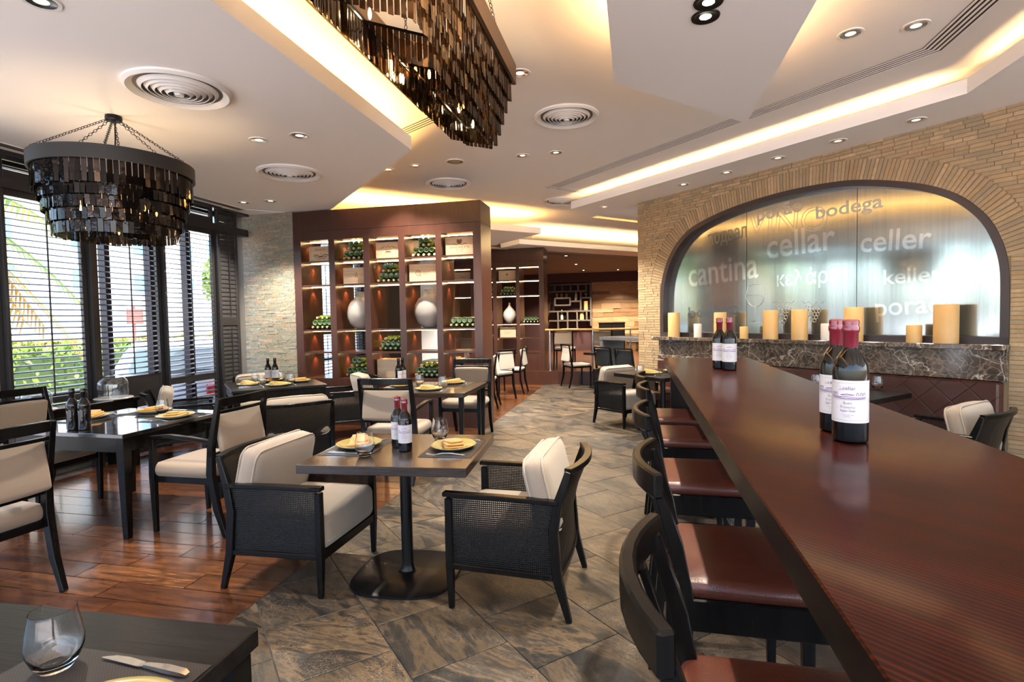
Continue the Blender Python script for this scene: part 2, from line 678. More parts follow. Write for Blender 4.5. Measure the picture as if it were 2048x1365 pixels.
def _bench():
    k = Mat('quilted_brown_leather')
    v = k.n('NewGeometry').outputs['Position']
    su = k.n('VectorMath', {0: v, 1: tuple(AW)}, operation='DOT_PRODUCT').outputs['Value']
    z = k.n('SeparateXYZ', {0: v}).outputs['Z']
    ls = []
    for sg in (1, -1):
        t = k.math('FRACT', k.math('MULTIPLY', k.math('ADD', su, k.math('MULTIPLY', z, sg)), 4.0))
        ls.append(k.math('ABSOLUTE', k.math('SUBTRACT', t, .5)))
    d = k.math('MINIMUM', ls[0], ls[1])
    g = k.ramp(d, (0, 0.), (.03, 1.))
    c = k.mix(g, (.012, .005, .004), (.060, .020, .013))
    return k.out(k.pbr(c, .35, normal=k.bump(g, .5, .006), coat=.1))


BENCH = _bench()


def _cane(hs=.29):
    k = Mat('black_woven_cane')
    o = k.n('TexCoord').outputs['Object']
    sp = k.n('SeparateXYZ', {0: o})
    # weave runs in the plane of the panel: use (x + y) and z
    a = k.math('ADD', sp.outputs[0], sp.outputs[1])
    P_ = 100.
    fa = k.math('ABSOLUTE', k.math('SUBTRACT', k.math('FRACT', k.math('MULTIPLY', a, P_)), .5))
    fb = k.math('ABSOLUTE', k.math('SUBTRACT', k.math('FRACT', k.math('MULTIPLY', sp.outputs[2], P_)), .5))
    hole = k.math('MULTIPLY', k.math('LESS_THAN', fa, hs), k.math('LESS_THAN', fb, hs))
    h = k.math('ADD', fa, fb)
    bs = k.pbr((.006, .0055, .0055), .34, normal=k.bump(h, .6, .002), coat=.05, spec=.22)
    tr = k.n('BsdfTransparent').outputs[0]
    mx = k.n('MixShader', {0: hole, 1: bs, 2: tr}).outputs[0]
    return k.out(mx)


CANE = _cane()
CANED = _cane(.19)


def _mat_weave():
    k = Mat('woven_vinyl_mat')
    sp = k.n('SeparateXYZ', {0: k.n('TexCoord').outputs['Object']})
    ck = k.n('TexChecker', {'Vector': k.n('TexCoord').outputs['Object'], 'Scale': 260.})
    c = k.mix(ck.outputs['Fac'], (.006, .0045, .004), (.024, .018, .016))
    return k.out(k.pbr(c, .5, normal=k.bump(ck.outputs['Fac'], .5, .001)))


PMAT = _mat_weave()


def thin_glass(name, tint=(.93, .96, .97), rough=0., refl=1.0):
    k = Mat(name)
    fc = k.n('LayerWeight', {'Blend': .5}).outputs['Facing']
    fr = k.math('ADD', k.math('MULTIPLY', k.math('POWER', fc, 5.0), .9), .04)
    t = k.n('BsdfTransparent', {'Color': tint}).outputs[0]
    g = k.n('BsdfGlossy', {'Roughness': rough, 'Color': (1, 1, 1)}).outputs[0]
    return k.out(k.n('MixShader', {0: k.math('MULTIPLY', fr, refl), 1: t, 2: g}).outputs[0])


PANE = thin_glass('window_glass')


GLASS = plain('clear_glass', (1, 1, 1), .0, trans=1., ior=1.43)
GREEN = plain('green_bottle_glass', (.125, .225, .02), .06, coat=.6, spec=.9)
GREENR = plain('green_bottle_punt', (.014, .050, .020), .10, coat=.6, spec=.9)
RIMG = plain('bottle_base_rim', (.16, .26, .10), .12, coat=.6)
FOIL = plain('pale_foil_cap', (.42, .34, .24), .4, .1)
DARKGL = plain('dark_wine_glass', (.003, .0026, .0026), .03, spec=.45)
CAPS = plain('burgundy_capsule', (.125, .008, .016), .22, coat=.6)
PAPER = plain('label_paper', (.42, .40, .415), .7)
INKV = plain('violet_ink', (.13, .06, .17), .7)
INKG = plain('grey_ink', (.20, .18, .19), .7)
INKY = plain('gold_ink', (.33, .27, .17), .6)
BRAND = plain('burnt_brand_ink', (.13, .072, .042), .8)
CRATE = wood('pine_crate', (.40, .28, .175), (.56, .42, .285), .6, 0, .55, bump=.1)
CERAM = plain('warm_grey_ceramic', (.33, .305, .28), .40, coat=.1)
CERAMW = plain('pearl_white_ceramic', (.50, .46, .42), .22, coat=.3)


def _wax(name, c):
    k = Mat(name)
    n = k.noise(k.coord('Object', (1, 1, .4)), 14, 3)
    cc = k.mix(k.ramp(n, (.35, .4), (.7, 0.)), c, tuple(x * .8 for x in c))
    p = k.n('BsdfPrincipled', {'Base Color': cc, 'Roughness': .45, 'Subsurface Weight': .25, 'Subsurface Radius': (.03, .015, .006), 'Subsurface Scale': .5}).outputs[0]
    return k.out(p)


WAX = _wax('amber_wax', (.66, .41, .155))
WAXW = _wax('ivory_wax', (.68, .62, .54))
PLATE = plain('cream_plate_rim', (.55, .50, .40), .25, coat=.3)
PLATEY = plain('olive_yellow_glaze', (.25, .205, .070), .22, coat=.4)
NAPKIN = _linen('ochre_napkin', (.40, .185, .022), .8, 300, .2, .1)


def _smoke():
    k = Mat('smoked_mirror_glass')
    r = k.rnd()
    c = k.ramp(r, (0, (.018, .016, .016)), (.7, (.036, .032, .031)), (1, (.075, .064, .060)))
    g = k.pbr(c, .07, .85, normal=k.bump(k.noise(k.shift(k.coord('World', (1, 1, 1))), 22, 2), .12, .01))
    t = k.n('BsdfTransparent', {'Color': (.62, .50, .40)}).outputs[0]
    return k.out(k.n('MixShader', {0: .22, 1: g, 2: t}).outputs[0])


SMOKE = _smoke()


def _smoke2():
    k = Mat('bronze_smoked_glass')
    c = k.ramp(k.rnd(), (0, (.022, .017, .014)), (.7, (.050, .038, .027)), (1, (.15, .11, .075)))
    g = k.pbr(c, .09, .85, normal=k.bump(k.noise(k.shift(k.coord('World', (1, 1, 1))), 18, 2), .10, .01))
    t = k.n('BsdfTransparent', {'Color': (.60, .44, .28)}).outputs[0]
    return k.out(k.n('MixShader', {0: .42, 1: g, 2: t}).outputs[0])


SMOKE2 = _smoke2()


def glow(name, c, s):
    k = Mat(name)
    return k.out(k.n('Emission', {'Color': c, 'Strength': s}).outputs[0])


BULB = glow('glowing_filament', (1, .72, .38), 60.)
LED = glow('warm_led_strip', (1, .62, .28), 22.)
LAMPON = glow('lit_lamp_face', (1, .86, .62), 18.)
LAMPDIM = glow('dim_lamp_face', (1, .88, .70), .55)
SHUT = plain('black_shutter_lacquer', (.020, .018, .019), .35, coat=.25)
SHUTB = plain('louvre_lacquer', (.035, .033, .035), .30, coat=.35)


def _frost():
    k = Mat('brushed_satin_glass')
    v = k.coord('World', (14, 14, .35))
    n = k.noise(v, 3, 3)
    c = k.mix(k.ramp(n, (.3, .0), (.7, 1.)), (.48, .53, .54), (.58, .62, .61))
    return k.out(k.pbr(c, .11, .92))


FROST = _frost()
ETCHL = plain('etched_clear_lettering', (.86, .90, .92), .10, .9)
ETCHD = plain('etched_dark_lettering', (.20, .25, .28), .22, .8)
ETCHMIR = plain('etched_or_mirrored_outline', (.52, .50, .44), .4, .5)


def _oakplank():
    k = Mat('reclaimed_crate_boards')
    v = k.shift(k.coord('World', (2, 2, 16)))
    g = k.noise(v, 1, 4, .6, .8)
    tone = k.ramp(k.rnd(), (0, (.24, .125, .050)), (.35, (.37, .215, .100)), (.7, (.46, .28, .14)), (1, (.20, .10, .045)))
    c = k.mix(k.ramp(g, (.32, .45), (.6, 0.)), tone, (.09, .045, .02))
    return k.out(k.pbr(c, .5, normal=k.bump(g, .2, .005)))


BOARD = _oakplank()


def _leafm(name, a, b):
    k = Mat(name)
    c = k.mix(k.rnd(), a, b)
    return k.out(k.pbr(c, .55))


HEDGE = _leafm('hedge_leaves', (.06, .13, .012), (.20, .30, .03))
PALMG = _leafm('palm_fronds', (.09, .17, .02), (.26, .32, .05))
PALMY = _leafm('dry_palm_fronds', (.42, .22, .015), (.50, .33, .04))
TRUNK = _leafm('palm_bark', (.30, .22, .15), (.38, .30, .21))
FACADE = _paint('cream_render', (.40, .375, .345))
FACADEY = _paint('sand_render', (.66, .50, .30))
BLUEW = plain('blue_window_glass', (.10, .26, .42), .15)
ASPH = _paint('pale_paving', (.46, .42, .40))
CARW = plain('white_car_paint', (.78, .78, .79), .2, coat=.6)
CARR = plain('red_car_paint', (.55, .06, .07), .2, coat=.6)
CARG = plain('tinted_car_glass', (.05, .09, .09), .08, coat=.5)
TAIL = plain('red_tail_lamp', (.62, .02, .02), .2)
RUBBER = plain('black_rubber', (.02, .02, .02), .7)
REDS = plain('red_sign_panel', (.75, .06, .04), .5)
GALV = plain('galvanised_post', (.45, .46, .47), .5, .5)

# ------------------------------------------------------------------ floor: stone tiles and wooden planks
UB = -1.895          # line where tiles and planks meet


def struct(name, mb, mats, parent=None, **kw):
    o = mb.build(name, mats, parent, **kw)
    if parent is None:
        o['kind'] = 'structure'
    return o


floor = struct('floor', MB().box(-5.6, 8, -2.2, 19.2, -.12, -.008), GROUT, smooth=False)


def clip(poly, a, b, c):
    """keep a*x + b*y >= c"""
    out = []
    for i, p in enumerate(poly):
        q = poly[(i + 1) % len(poly)]
        dp, dq = a * p[0] + b * p[1] - c, a * q[0] + b * q[1] - c
        if dp >= 0:
            out.append(p)
        if dp * dq < 0:
            t = dp / (dp - dq)
            out.append((p[0] + (q[0] - p[0]) * t, p[1] + (q[1] - p[1]) * t))
    return out


T = .4467
tiles = []
for k in range(-8, 26):
    p0 = .30 + T * k
    for n in range(-14, 26):
        s0 = (1.785 if k % 2 == 0 else 2.005) + T * n
        g = .0022
        q = [ap_(p, s) for p, s in ((p0 + g, s0 + g), (p0 + T - g, s0 + g), (p0 + T - g, s0 + T - g), (p0 + g, s0 + T - g))]
        poly = [(v.x, v.y) for v in q]
        poly = clip(clip(clip(poly, 1, 0, UB), 0, -1, -11.45), 0, 1, -.6)
        if len(poly) < 3 or (p0 > 5.7 and s0 < 5.6) or p0 > 9.6:
            continue
        cx = sum(p[0] for p in poly) / len(poly)
        cy = sum(p[1] for p in poly) / len(poly)
        if cx > 3.2:
            continue
        hidden = cx > .78 and cy < 4.0
        tiles.append(((cx ** 2 + cy ** 2) + (900 if hidden else 0), poly, cx, cy))
tiles.sort(key=lambda t: t[0])
rest = MB()
for i, (d, poly, cx, cy) in enumerate(tiles):
    h = random.uniform(-.0006, .0006)
    if i < 290:
        MB().prism([(x - cx, y - cy) for x, y in poly], -.012, h).build('floor_tile', SLATE, floor, (cx, cy, 0), smooth=False, bevel=.0012 if i < 60 else 0)
    else:
        rest.prism(poly, -.012, h)
tag(rest.build('far_floor_tiles', SLATE, floor, smooth=False), kind='stuff')

PWD = .165
planks = []
y = -.9
row = 0
while y < 13.5:
    x = UB - .004
    first = True
    while x > -5.45:
        L = random.uniform(.55, 1.15)
        if first:
            L = random.uniform(.25, 1.0)
            first = False
        x0 = max(-5.5, x - L)
        planks.append((x0 + .0026, x - .0026, y + .0026, y + PWD - .0026))
        x = x0
    y += PWD
planks.sort(key=lambda q: (q[0] + q[1]) ** 2 / 4 + (q[2] + q[3]) ** 2 / 4)
MB().box(-5.5, UB - .004, -.9, 11.46, -.0085, -.0068).build('floor_underlay', SLOT, floor, smooth=False)
UNITP = MB().box(-.5, .5, -.5, .5, -1, 0).mesh('plank_piece', PLANK, smooth=False, bevel=.012)
rest = MB()
for i, (x0, x1, y0, y1) in enumerate(planks):
    if i < 300:
        link('floor_plank', UNITP, floor, ((x0 + x1) / 2, (y0 + y1) / 2, random.uniform(-.0008, .0004)), None, (x1 - x0, y1 - y0, .014))
    else:
        rest.box(x0, x1, y0, y1, -.014, random.uniform(-.0008, .0004))
tag(rest.build('far_floor_planks', PLANK, floor, smooth=False), kind='stuff')
struct('trim_1', MB().box(UB - .004, UB + .002, -1, 11.45, -.02, .0012), CHROME if False else FRAMEM, smooth=False)

# ------------------------------------------------------------------ ceilings
struct('ceiling', MB().box(-5.75, 8, -2.2, 19.2, ZM, ZM + .1), PAINT, smooth=False)


def soffit(name, poly, z, edge, lip=.12, tk=.04, mat=PAINT, lw=.02):
    """dropped ceiling slab; edge = indices of the polygon sides that carry an upstand"""
    mb = MB().prism(poly, z, z + tk)
    n = len(poly)
    cx = sum(p[0] for p in poly) / n
    cy = sum(p[1] for p in poly) / n
    for i in edge:
        p, q = Vector(poly[i]), Vector(poly[(i + 1) % n])
        t = (q - p).normalized()
        nn = Vector((-t.y, t.x))
        if nn.dot(Vector((cx, cy)) - (p + q) / 2) < 0:
            nn = -nn
        a, b, c, d = p, q, q + nn * lw, p + nn * lw
        o = [(v.x, v.y) for v in (a, b, c, d)]
        ar = sum(o[k][0] * o[(k + 1) % 4][1] - o[(k + 1) % 4][0] * o[k][1] for k in range(4))
        if ar < 0:
            o.reverse()
        mb.prism(o, z + tk - .001, z + lip)
    return struct(name, mb, mat, smooth=False)


cL = Vector((-1.954, 4.651, 0))
eL = cL + AW * 4.9
soffit('ceiling_left', [(-5.75, -2.2), (-1.954, -2.2), (cL.x, cL.y), (eL.x, eL.y), (-5.75, eL.y)], ZL, [1, 2])
kR = Vector((2.518, 4.951))
fR = ap_(5.27, 6.70)
gR = ap_(9.5, 6.70)
soffit('ceiling_right', [(2.518, -2.2), (8, -2.2), (8, 5.0), (gR.x, gR.y), (fR.x, fR.y), (kR.x, kR.y)], ZR, [3, 4, 5], lip=.115)
soffit('ceiling_panel', [(-.125, -2.2), (.875, -2.2), (.89, 4.762), (-.121, 3.70)], ZL, [], tk=.035)
# far left dropped ceiling with a right-angled corner, and the far edge of the darker bar area
c1 = Vector((-1.651, 9.805, 0))
a1, b1 = c1 - PW * 5.3, c1 + AW * 5.3
soffit('ceiling_far_left', [(c1.x, c1.y), (b1.x, b1.y), (a1.x, a1.y)], 2.955, [0, 2], lip=.11)
c2 = Vector((-2.302, 10.946, 0))
d2, e2, f2 = c2 + PW * 7.5, c2 + PW * 7.5 + AW * .75, c2 + AW * .75
soffit('ceiling_far_edge', [(c2.x, c2.y), (d2.x, d2.y), (e2.x, e2.y), (f2.x, f2.y)], 2.95, [0, 3], lip=.10)
g2 = c2 + AW * .75
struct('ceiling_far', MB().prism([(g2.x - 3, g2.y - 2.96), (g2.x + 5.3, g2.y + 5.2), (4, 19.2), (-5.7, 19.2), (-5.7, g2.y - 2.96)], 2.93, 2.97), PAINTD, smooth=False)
cove_lamp(c1 - PW * 4 + AW * .14 + Vector((0, 0, 3.01)), c1 - PW * .2 + AW * .14 + Vector((0, 0, 3.01)), 24)
cove_lamp(c2 + PW * .2 + AW * .16 + Vector((0, 0, 3.0)), c2 + PW * 5 + AW * .16 + Vector((0, 0, 3.0)), 26, (1, .66, .30))


def slot_diffuser(label, pts, n=4, pitch=.036, w=.019, side=1, group=None):
    """a bank of parallel dark slots let into the ceiling, mitred at the bends"""
    t = thing('slot_diffuser', label, 'air diffuser', (0, 0, 0), 0, group)
    P_ = [Vector((p[0], p[1])) for p in pts]
    z = ZM

    def offs(o):
        out = []
        for i, p in enumerate(P_):
            ds = []
            if i > 0:
                ds.append((P_[i] - P_[i - 1]).normalized())
            if i < len(P_) - 1:
                ds.append((P_[i + 1] - P_[i]).normalized())
            ns = [Vector((-d.y, d.x)) * side for d in ds]
            m = ns[0] if len(ns) == 1 else (ns[0] + ns[1]) / (1 + ns[0].dot(ns[1]))
            out.append(p + m * o)
        return out
    back = MB()
    A, B = offs(-.012), offs(n * pitch)
    for i in range(len(P_) - 1):
        q = [A[i], A[i + 1], B[i + 1], B[i]]
        if side < 0:
            q.reverse()
        back.prism([(v.x, v.y) for v in q], z - .003, z + .002)
    back.build('slot_back', SLOT, t, smooth=False)
    for k in range(n + 1):
        A, B = offs(k * pitch - (pitch - w) / 2), offs(k * pitch + (pitch - w) / 2)
        mb = MB()
        for i in range(len(P_) - 1):
            q = [A[i], A[i + 1], B[i + 1], B[i]]
            if side < 0:
                q.reverse()
            mb.prism([(v.x, v.y) for v in q], z - .0055, z - .0025)
        mb.build('slot_bar', PAINT, t, smooth=False)
    return t


gl = Vector((-1.775, 4.80))
ge = gl + Vector((-.44, .33)).normalized() * 1.0
slot_diffuser('four dark parallel ceiling slots beside the long chandelier on the left cove', [(-1.72, -1.9), (-1.72, gl.y - .12)], side=1)
slot_diffuser('short bank of ceiling slots turning off behind the corner of the left cove', [(gl.x + .12, gl.y + .05), (ge.x, ge.y)], side=1)
r0_ = ap_(4.63, 6.45)
r1_ = ap_(4.63, 1.80)
slot_diffuser('long bank of ceiling slots along the right cove, bending towards the camera', [(r0_.x, r0_.y), (r1_.x, r1_.y), (2.02, -1.9)], side=1)
r2_ = ap_(5.45, 6.5)
slot_diffuser('short bank of ceiling slots at the far end of the right cove', [(r2_.x, r2_.y), (r0_.x, r0_.y)], n=3, side=1)


def ceiling_vent(x, y, z, R, label):
    t = thing('round_ceiling_vent', label, 'air vent', (x, y, z), 0, None)
    MB().lathe([(R * 1.0, 0), (R * 1.0, -.012), (R * .93, -.026), (R * .84, -.012), (R * .80, .0)], 48).build('rim', WHITEM, t)
    MB().lathe([(R * .83, -.002), (0, -.002)], 32).build('duct', DUCT, t)
    for i, f in enumerate((.66, .545, .43, .315, .20)):
        z_ = -.004 - .0045 * i
        MB().lathe([(R * (f + .072), z_), (R * (f + .015), z_ - .020), (R * f, z_ - .022), (R * (f - .006), z_ - .019), (R * (f + .055), z_)], 40).build('cone_ring', WHITEM, t)
    MB().lathe([(R * .10, -.030), (R * .085, -.046), (0, -.048)], 24).build('hub', WHITEM, t)
    return t


for px, py, z, R, lab in [(358, 178, ZL, .315, 'large round ceiling vent above the round chandelier'),
                          (579, 345, ZL, .315, 'round ceiling vent on the left dropped ceiling nearer the bookcase'),
                          (1133, 232, ZM, .30, 'round ceiling vent right of the long chandelier'),
                          (897, 367, ZM, .31, 'round ceiling vent above the bookcase'),
                          (1125, 402, ZM, .31, 'round ceiling vent farthest away, at the end of the right cove')]:
    v = at(px, py, z)
    ceiling_vent(v.x, v.y, z, R, lab)
PROTO = {}


def downlight(x, y, z, label, R=.070, on=False, group=None):
    key = 'dl%d' % on
    if key not in PROTO:
        t = thing('recessed_downlight', label, 'downlight')
        MB().lathe([(R * .86, .0), (R * .9, -.005), (R * 1.12, -.006), (R * 1.16, 0)], 28).build('trim_ring', BLACKM if on else WHITEM, t)
        MB().lathe([(R * .88, -.0055), (R * .66, -.0032), (R * .46, -.0022)], 28).build('reflector', CHROME if not on else BLACKM, t)
        MB().lathe([(R * .47, -.0025), (R * .3, -.0038), (0, -.0045)], 20).build('lamp_face', LAMPON if on else LAMPDIM, t)
        PROTO[key] = t
    return place(PROTO[key], (x, y, z), 0, label, group)


for px, py, z, lab in [(82, 2, ZL, 'downlight cut by the top left edge of the photo'),
                       (518, 280, ZL, 'downlight left of its neighbour between the two left ceiling vents'),
                       (599, 271, ZL, 'downlight right of its neighbour between the two left ceiling vents'),
                       (487, 405, ZL, 'left of two small downlights above the thin-stone corner wall'),
                       (541, 402, ZL, 'right of two small downlights above the thin-stone corner wall'),
                       (1040, 146, ZM, 'downlight half hidden behind the far end of the long chandelier'),
                       (1045, 311, ZM, 'left of two downlights behind the vent by the long chandelier'),
                       (1112, 305, ZM, 'right of two downlights behind the vent by the long chandelier'),
                       (831, 331, ZM, 'small downlight left of the speaker grille above the bookcase'),
                       (777, 339, ZM, 'downlight half hidden by the corner of the left dropped ceiling'),
                       (1701, 67, ZM, 'downlight nearer the hanging ceiling panel, in the right main ceiling'),
                       (1832, 51, ZM, 'downlight nearer the bent slots, in the right main ceiling'),
                       (1832, 240, ZR, 'first downlight from the right in the row over the brick wall'),
                       (1676, 282, ZR, 'second downlight from the right in the row over the brick wall'),
                       (1556, 316, ZR, 'third downlight from the right in the row over the brick wall'),
                       (1453, 345, ZR, 'fourth downlight from the right in the row over the brick wall'),
                       (1367, 369, ZR, 'fifth downlight from the right in the row over the brick wall'),
                       (1209, 414, ZR, 'last downlight of the row, left of the end of the brick wall')]:
    v = at(px, py, z)
    downlight(v.x, v.y, z, lab)
    spot((v.x, v.y, z - .03), 28 if z == ZM else (30 if z == ZL else 9), size=rad(62) if z == ZR or px > 1500 else rad(95))
for px, py, lab in [(1411, 33, 'lit black downlight in the hanging ceiling panel, lower of the two'), (1417, 4, 'lit black downlight in the hanging ceiling panel, cut by the top edge')]:
    v = at(px, py, ZL)
    downlight(v.x, v.y, ZL, lab, on=True, R=.062)
    spot((v.x, v.y, ZL - .03), 30, size=rad(80), soft=.02)
for yy in (1.7, .7):
    spot((.37, yy, ZL - .03), 24, size=rad(85), soft=.02)
v = at(910, 323, ZM)
t = thing('ceiling_speaker', 'round ceiling speaker grille above the bookcase', 'speaker', (v.x, v.y, ZM))
MB().lathe([(.115, 0), (.115, -.008), (.10, -.012), (.095, -.008)], 32).build('trim_ring', WHITEM, t)
MB().lathe([(.098, -.006), (.05, -.0075), (0, -.008)], 32).build('grille', STEEL, t)

# ------------------------------------------------------------------ arch wall on the right
PROF = [(5.475, 1.13), (5.475, 1.55), (5.455, 1.84), (5.38, 2.10), (5.25, 2.32), (5.08, 2.49), (4.86, 2.61), (4.46, 2.715), (4.02, 2.775), (3.56, 2.80), (3.10, 2.785),
        (2.82, 2.748), (2.48, 2.658), (2.23, 2.565), (2.03, 2.449), (1.893, 2.321), (1.786, 2.173), (1.708, 1.983), (1.667, 1.788), (1.657, 1.55), (1.657, 1.13)]


def smooth_prof(p, n=4):
    out = []
    for i in range(len(p) - 1):
        a, b, c, d = (Vector(p[max(0, min(len(p) - 1, i + k))]) for k in (-1, 0, 1, 2))
        for j in range(n):
            t = j / n
            v = .5 * ((2 * b) + (c - a) * t + (2 * a - 5 * b + 4 * c - d) * t * t + (3 * b - a - 3 * c + d) * t ** 3)
            out.append((v.x, v.y))
    out.append(p[-1])
    return out


ARC = smooth_prof(PROF)


def offset_prof(o):
    r = []
    for i, p in enumerate(ARC):
        a, b = ARC[max(0, i - 1)], ARC[min(len(ARC) - 1, i + 1)]
        t = Vector((b[0] - a[0], b[1] - a[1])).normalized()
        r.append((p[0] - t.y * o * -1, p[1] + t.x * o * -1) if False else (p[0] + t.y * o, p[1] - t.x * o))
    return r


INN = offset_prof(.06)
if sum(p[1] for p in INN) > sum(p[1] for p in ARC):
    INN = offset_prof(-.06)
    OUT = offset_prof(.205)
else:
    OUT = offset_prof(-.205)
S_END, S_NEAR, ZT = 5.91, -2.2, ZR + .05
mb = MB()


def wq(s0, z0a, s1, z0b, z1, q=0.):
    mb.add([wl(s0, q, z0a), wl(s1, q, z0b), wl(s1, q, z1), wl(s0, q, z1)], [(0, 1, 2, 3)])


wq(S_END, 0, 5.475, 0, ZT)
wq(1.657, 0, S_NEAR, 0, ZT)
wq(5.475, 0, 1.657, 0, 1.13)
for (a, za), (b, zb) in zip(ARC[:-1], ARC[1:]):
    if a - b > 1e-4:
        wq(a, za, b, zb, ZT)
    mb.add([wl(a, 0, za), wl(b, 0, zb), wl(b, .3, zb), wl(a, .3, za)], [(3, 2, 1, 0)])
mb.add([wl(S_END, 0, 0), wl(S_END, .3, 0), wl(S_END, .3, ZT), wl(S_END, 0, ZT)], [(3, 2, 1, 0)])
mb.add([wl(S_END, .3, 0), wl(S_NEAR, .3, 0), wl(S_NEAR, .3, ZT), wl(S_END, .3, ZT)], [(3, 2, 1, 0)])
wall_r = struct('wall_right', mb, MORTAR, smooth=False)


def cross(prof, z):
    """leftmost and rightmost s of the profile at height z"""
    xs = []
    for (a, za), (b, zb) in zip(prof[:-1], prof[1:]):
        if (za - z) * (zb - z) <= 0 and za != zb:
            xs.append(a + (b - a) * (z - za) / (zb - za))
    return (max(xs), min(xs)) if len(xs) >= 2 else None


ROTW = math.atan2(-AW.y, -AW.x)
UNITB = MB().box(-.5, .5, -.5, .5, -.5, .5).mesh('brick_piece', BRICK, smooth=False, bevel=.02)
RP = .037
bricks = []
z = .004
while z < ZR - .01:
    hz = min(RP - .005, ZR - z)
    f = None
    zc = z + hz / 2
    if zc < 1.9:
        f = (5.478, 1.654)
    else:
        f = cross(OUT, zc)
        g_ = cross(ARC, zc)
    for s_hi, s_lo in ([(S_END, f[0]), (f[1], .4)] if f else [(S_END, .4)]):
        s = s_hi
        while s > s_lo + .02:
            L = random.uniform(.10, .21)
            e = max(s_lo, s - L)
            if e - s_lo < .04:
                e = s_lo
            bricks.append((s, e, zc, hz))
            s = e
    z += RP
ring = []
# voussoirs set radially round the arch
dist = [0]
for i in range(1, len(ARC)):
    dist.append(dist[-1] + (Vector(ARC[i]) - Vector(ARC[i - 1])).length)


def along(prof, d):
    for i in range(1, len(dist)):
        if d <= dist[i] or i == len(dist) - 1:
            t = (d - dist[i - 1]) / max(1e-9, dist[i] - dist[i - 1])
            return Vector(prof[i - 1]).lerp(Vector(prof[i]), t)


d = 0
while d < dist[-1]:
    m = along(ARC, d)
    if m.y > 1.86:
        ring.append((along(ARC, d), along(OUT, d)))
    d += .0365
for a, b in ring:
    c = (a + b) / 2
    L = (b - a).length - .006
    ang = math.atan2(b.y - a.y, -(b.x - a.x))
    Mx = Matrix.Rotation(ROTW, 4, 'Z') @ Matrix.Rotation(-ang, 4, 'Y')
    pr_ = random.uniform(.004, .009)
    o = link('arch_brick', UNITB, wall_r, wl(c.x, -pr_ / 2 + .003, c.y), Mx.to_euler(), (L, pr_ + .006, .031))
bricks.sort(key=lambda q: (wl((q[0] + q[1]) / 2, 0, q[2]) - CAMP).length + (40 if q[0] < 1.25 or (q[0] < 1.7 and q[2] < .9) else 0))
nb = 298 - len(ring)
rest = MB()
for i, (s, e, zc, hz) in enumerate(bricks):
    pr_ = random.uniform(.003, .009)
    c = wl((s + e) / 2, -pr_ / 2 + .003, zc)
    if i < nb:
        link('brick', UNITB, wall_r, c, (0, 0, ROTW), (s - e - .005, pr_ + .006, hz))
    else:
        Mx = Matrix.Translation(c) @ Matrix.Rotation(ROTW, 4, 'Z')
        rest.box(-(s - e - .005) / 2, (s - e - .005) / 2, -pr_ / 2 - .003, pr_ / 2 + .003, -hz / 2, hz / 2, M=Mx)
tag(rest.build('small_bricks', BRICK, wall_r, smooth=False), kind='stuff')

# arched window: bronze frame, satin glass in three sheets, lettering
win = thing('window_1', '', '')
win['kind'] = 'structure'
mb = MB()
n = len(ARC)
q0, q1 = -.012, .13
for i in range(n - 1):
    O0, O1, I0, I1 = ARC[i], ARC[i + 1], INN[i], INN[i + 1]
    mb.add([wl(*(O0[0], q0, O0[1])), wl(O1[0], q0, O1[1]), wl(I1[0], q0, I1[1]), wl(I0[0], q0, I0[1])], [(3, 2, 1, 0)])
    mb.add([wl(I0[0], q0, I0[1]), wl(I1[0], q0, I1[1]), wl(I1[0], q1, I1[1]), wl(I0[0], q1, I0[1])], [(3, 2, 1, 0)])
    mb.add([wl(O0[0], q0, O0[1]), wl(O1[0], q0, O1[1]), wl(O1[0], .002, O1[1]), wl(O0[0], .002, O0[1])], [(0, 1, 2, 3)])
mb.build('arch_frame', FRAMEM, win, smooth=True, angle=.5)
mb = MB()
Mw = Matrix.Translation(wl(0, 0, 0)) @ Matrix.Rotation(ROTW, 4, 'Z')   # local x runs right along the wall, y into it
mb.box(-5.475, -1.657, -.012, .13, 1.13, 1.19, M=Mw)
mb.build('bottom_rail', FRAMEM, win, smooth=False)
cuts = [5.42, 4.17, 2.90, 1.71]
for (a, b) in zip(cuts[:-1], cuts[1:]):
    pts = [(a - .003, 1.18)]
    seg = [p for p in INN if b + .003 < p[0] < a - .003]
    zl = [p for p in seg]

    def z_at(s):
        best = None
        for (x0, z0), (x1, z1) in zip(INN[:-1], INN[1:]):
            if (x0 - s) * (x1 - s) <= 0 and abs(x0 - x1) > 1e-9 and max(z0, z1) > 1.5:
                zz = z0 + (z1 - z0) * (s - x0) / (x1 - x0)
                best = zz if best is None else max(best, zz)
        return best or 1.6
    top = [(s_, max(1.4, zz)) for s_, zz in seg if zz > 1.5]
    poly = [(-(a - .003), 1.18), (-(b + .003), 1.18), (-(b + .003), z_at(b + .003))] + [(-x, zz) for x, zz in reversed(top)] + [(-(a - .003), z_at(a - .003))]
    Mg = Mw @ Matrix.Rotation(PI / 2, 4, 'X')     # prism z -> -y
    MB().prism(poly, -.112, -.10, M=Mg).build('glass_pane', FROST, win, smooth=False)


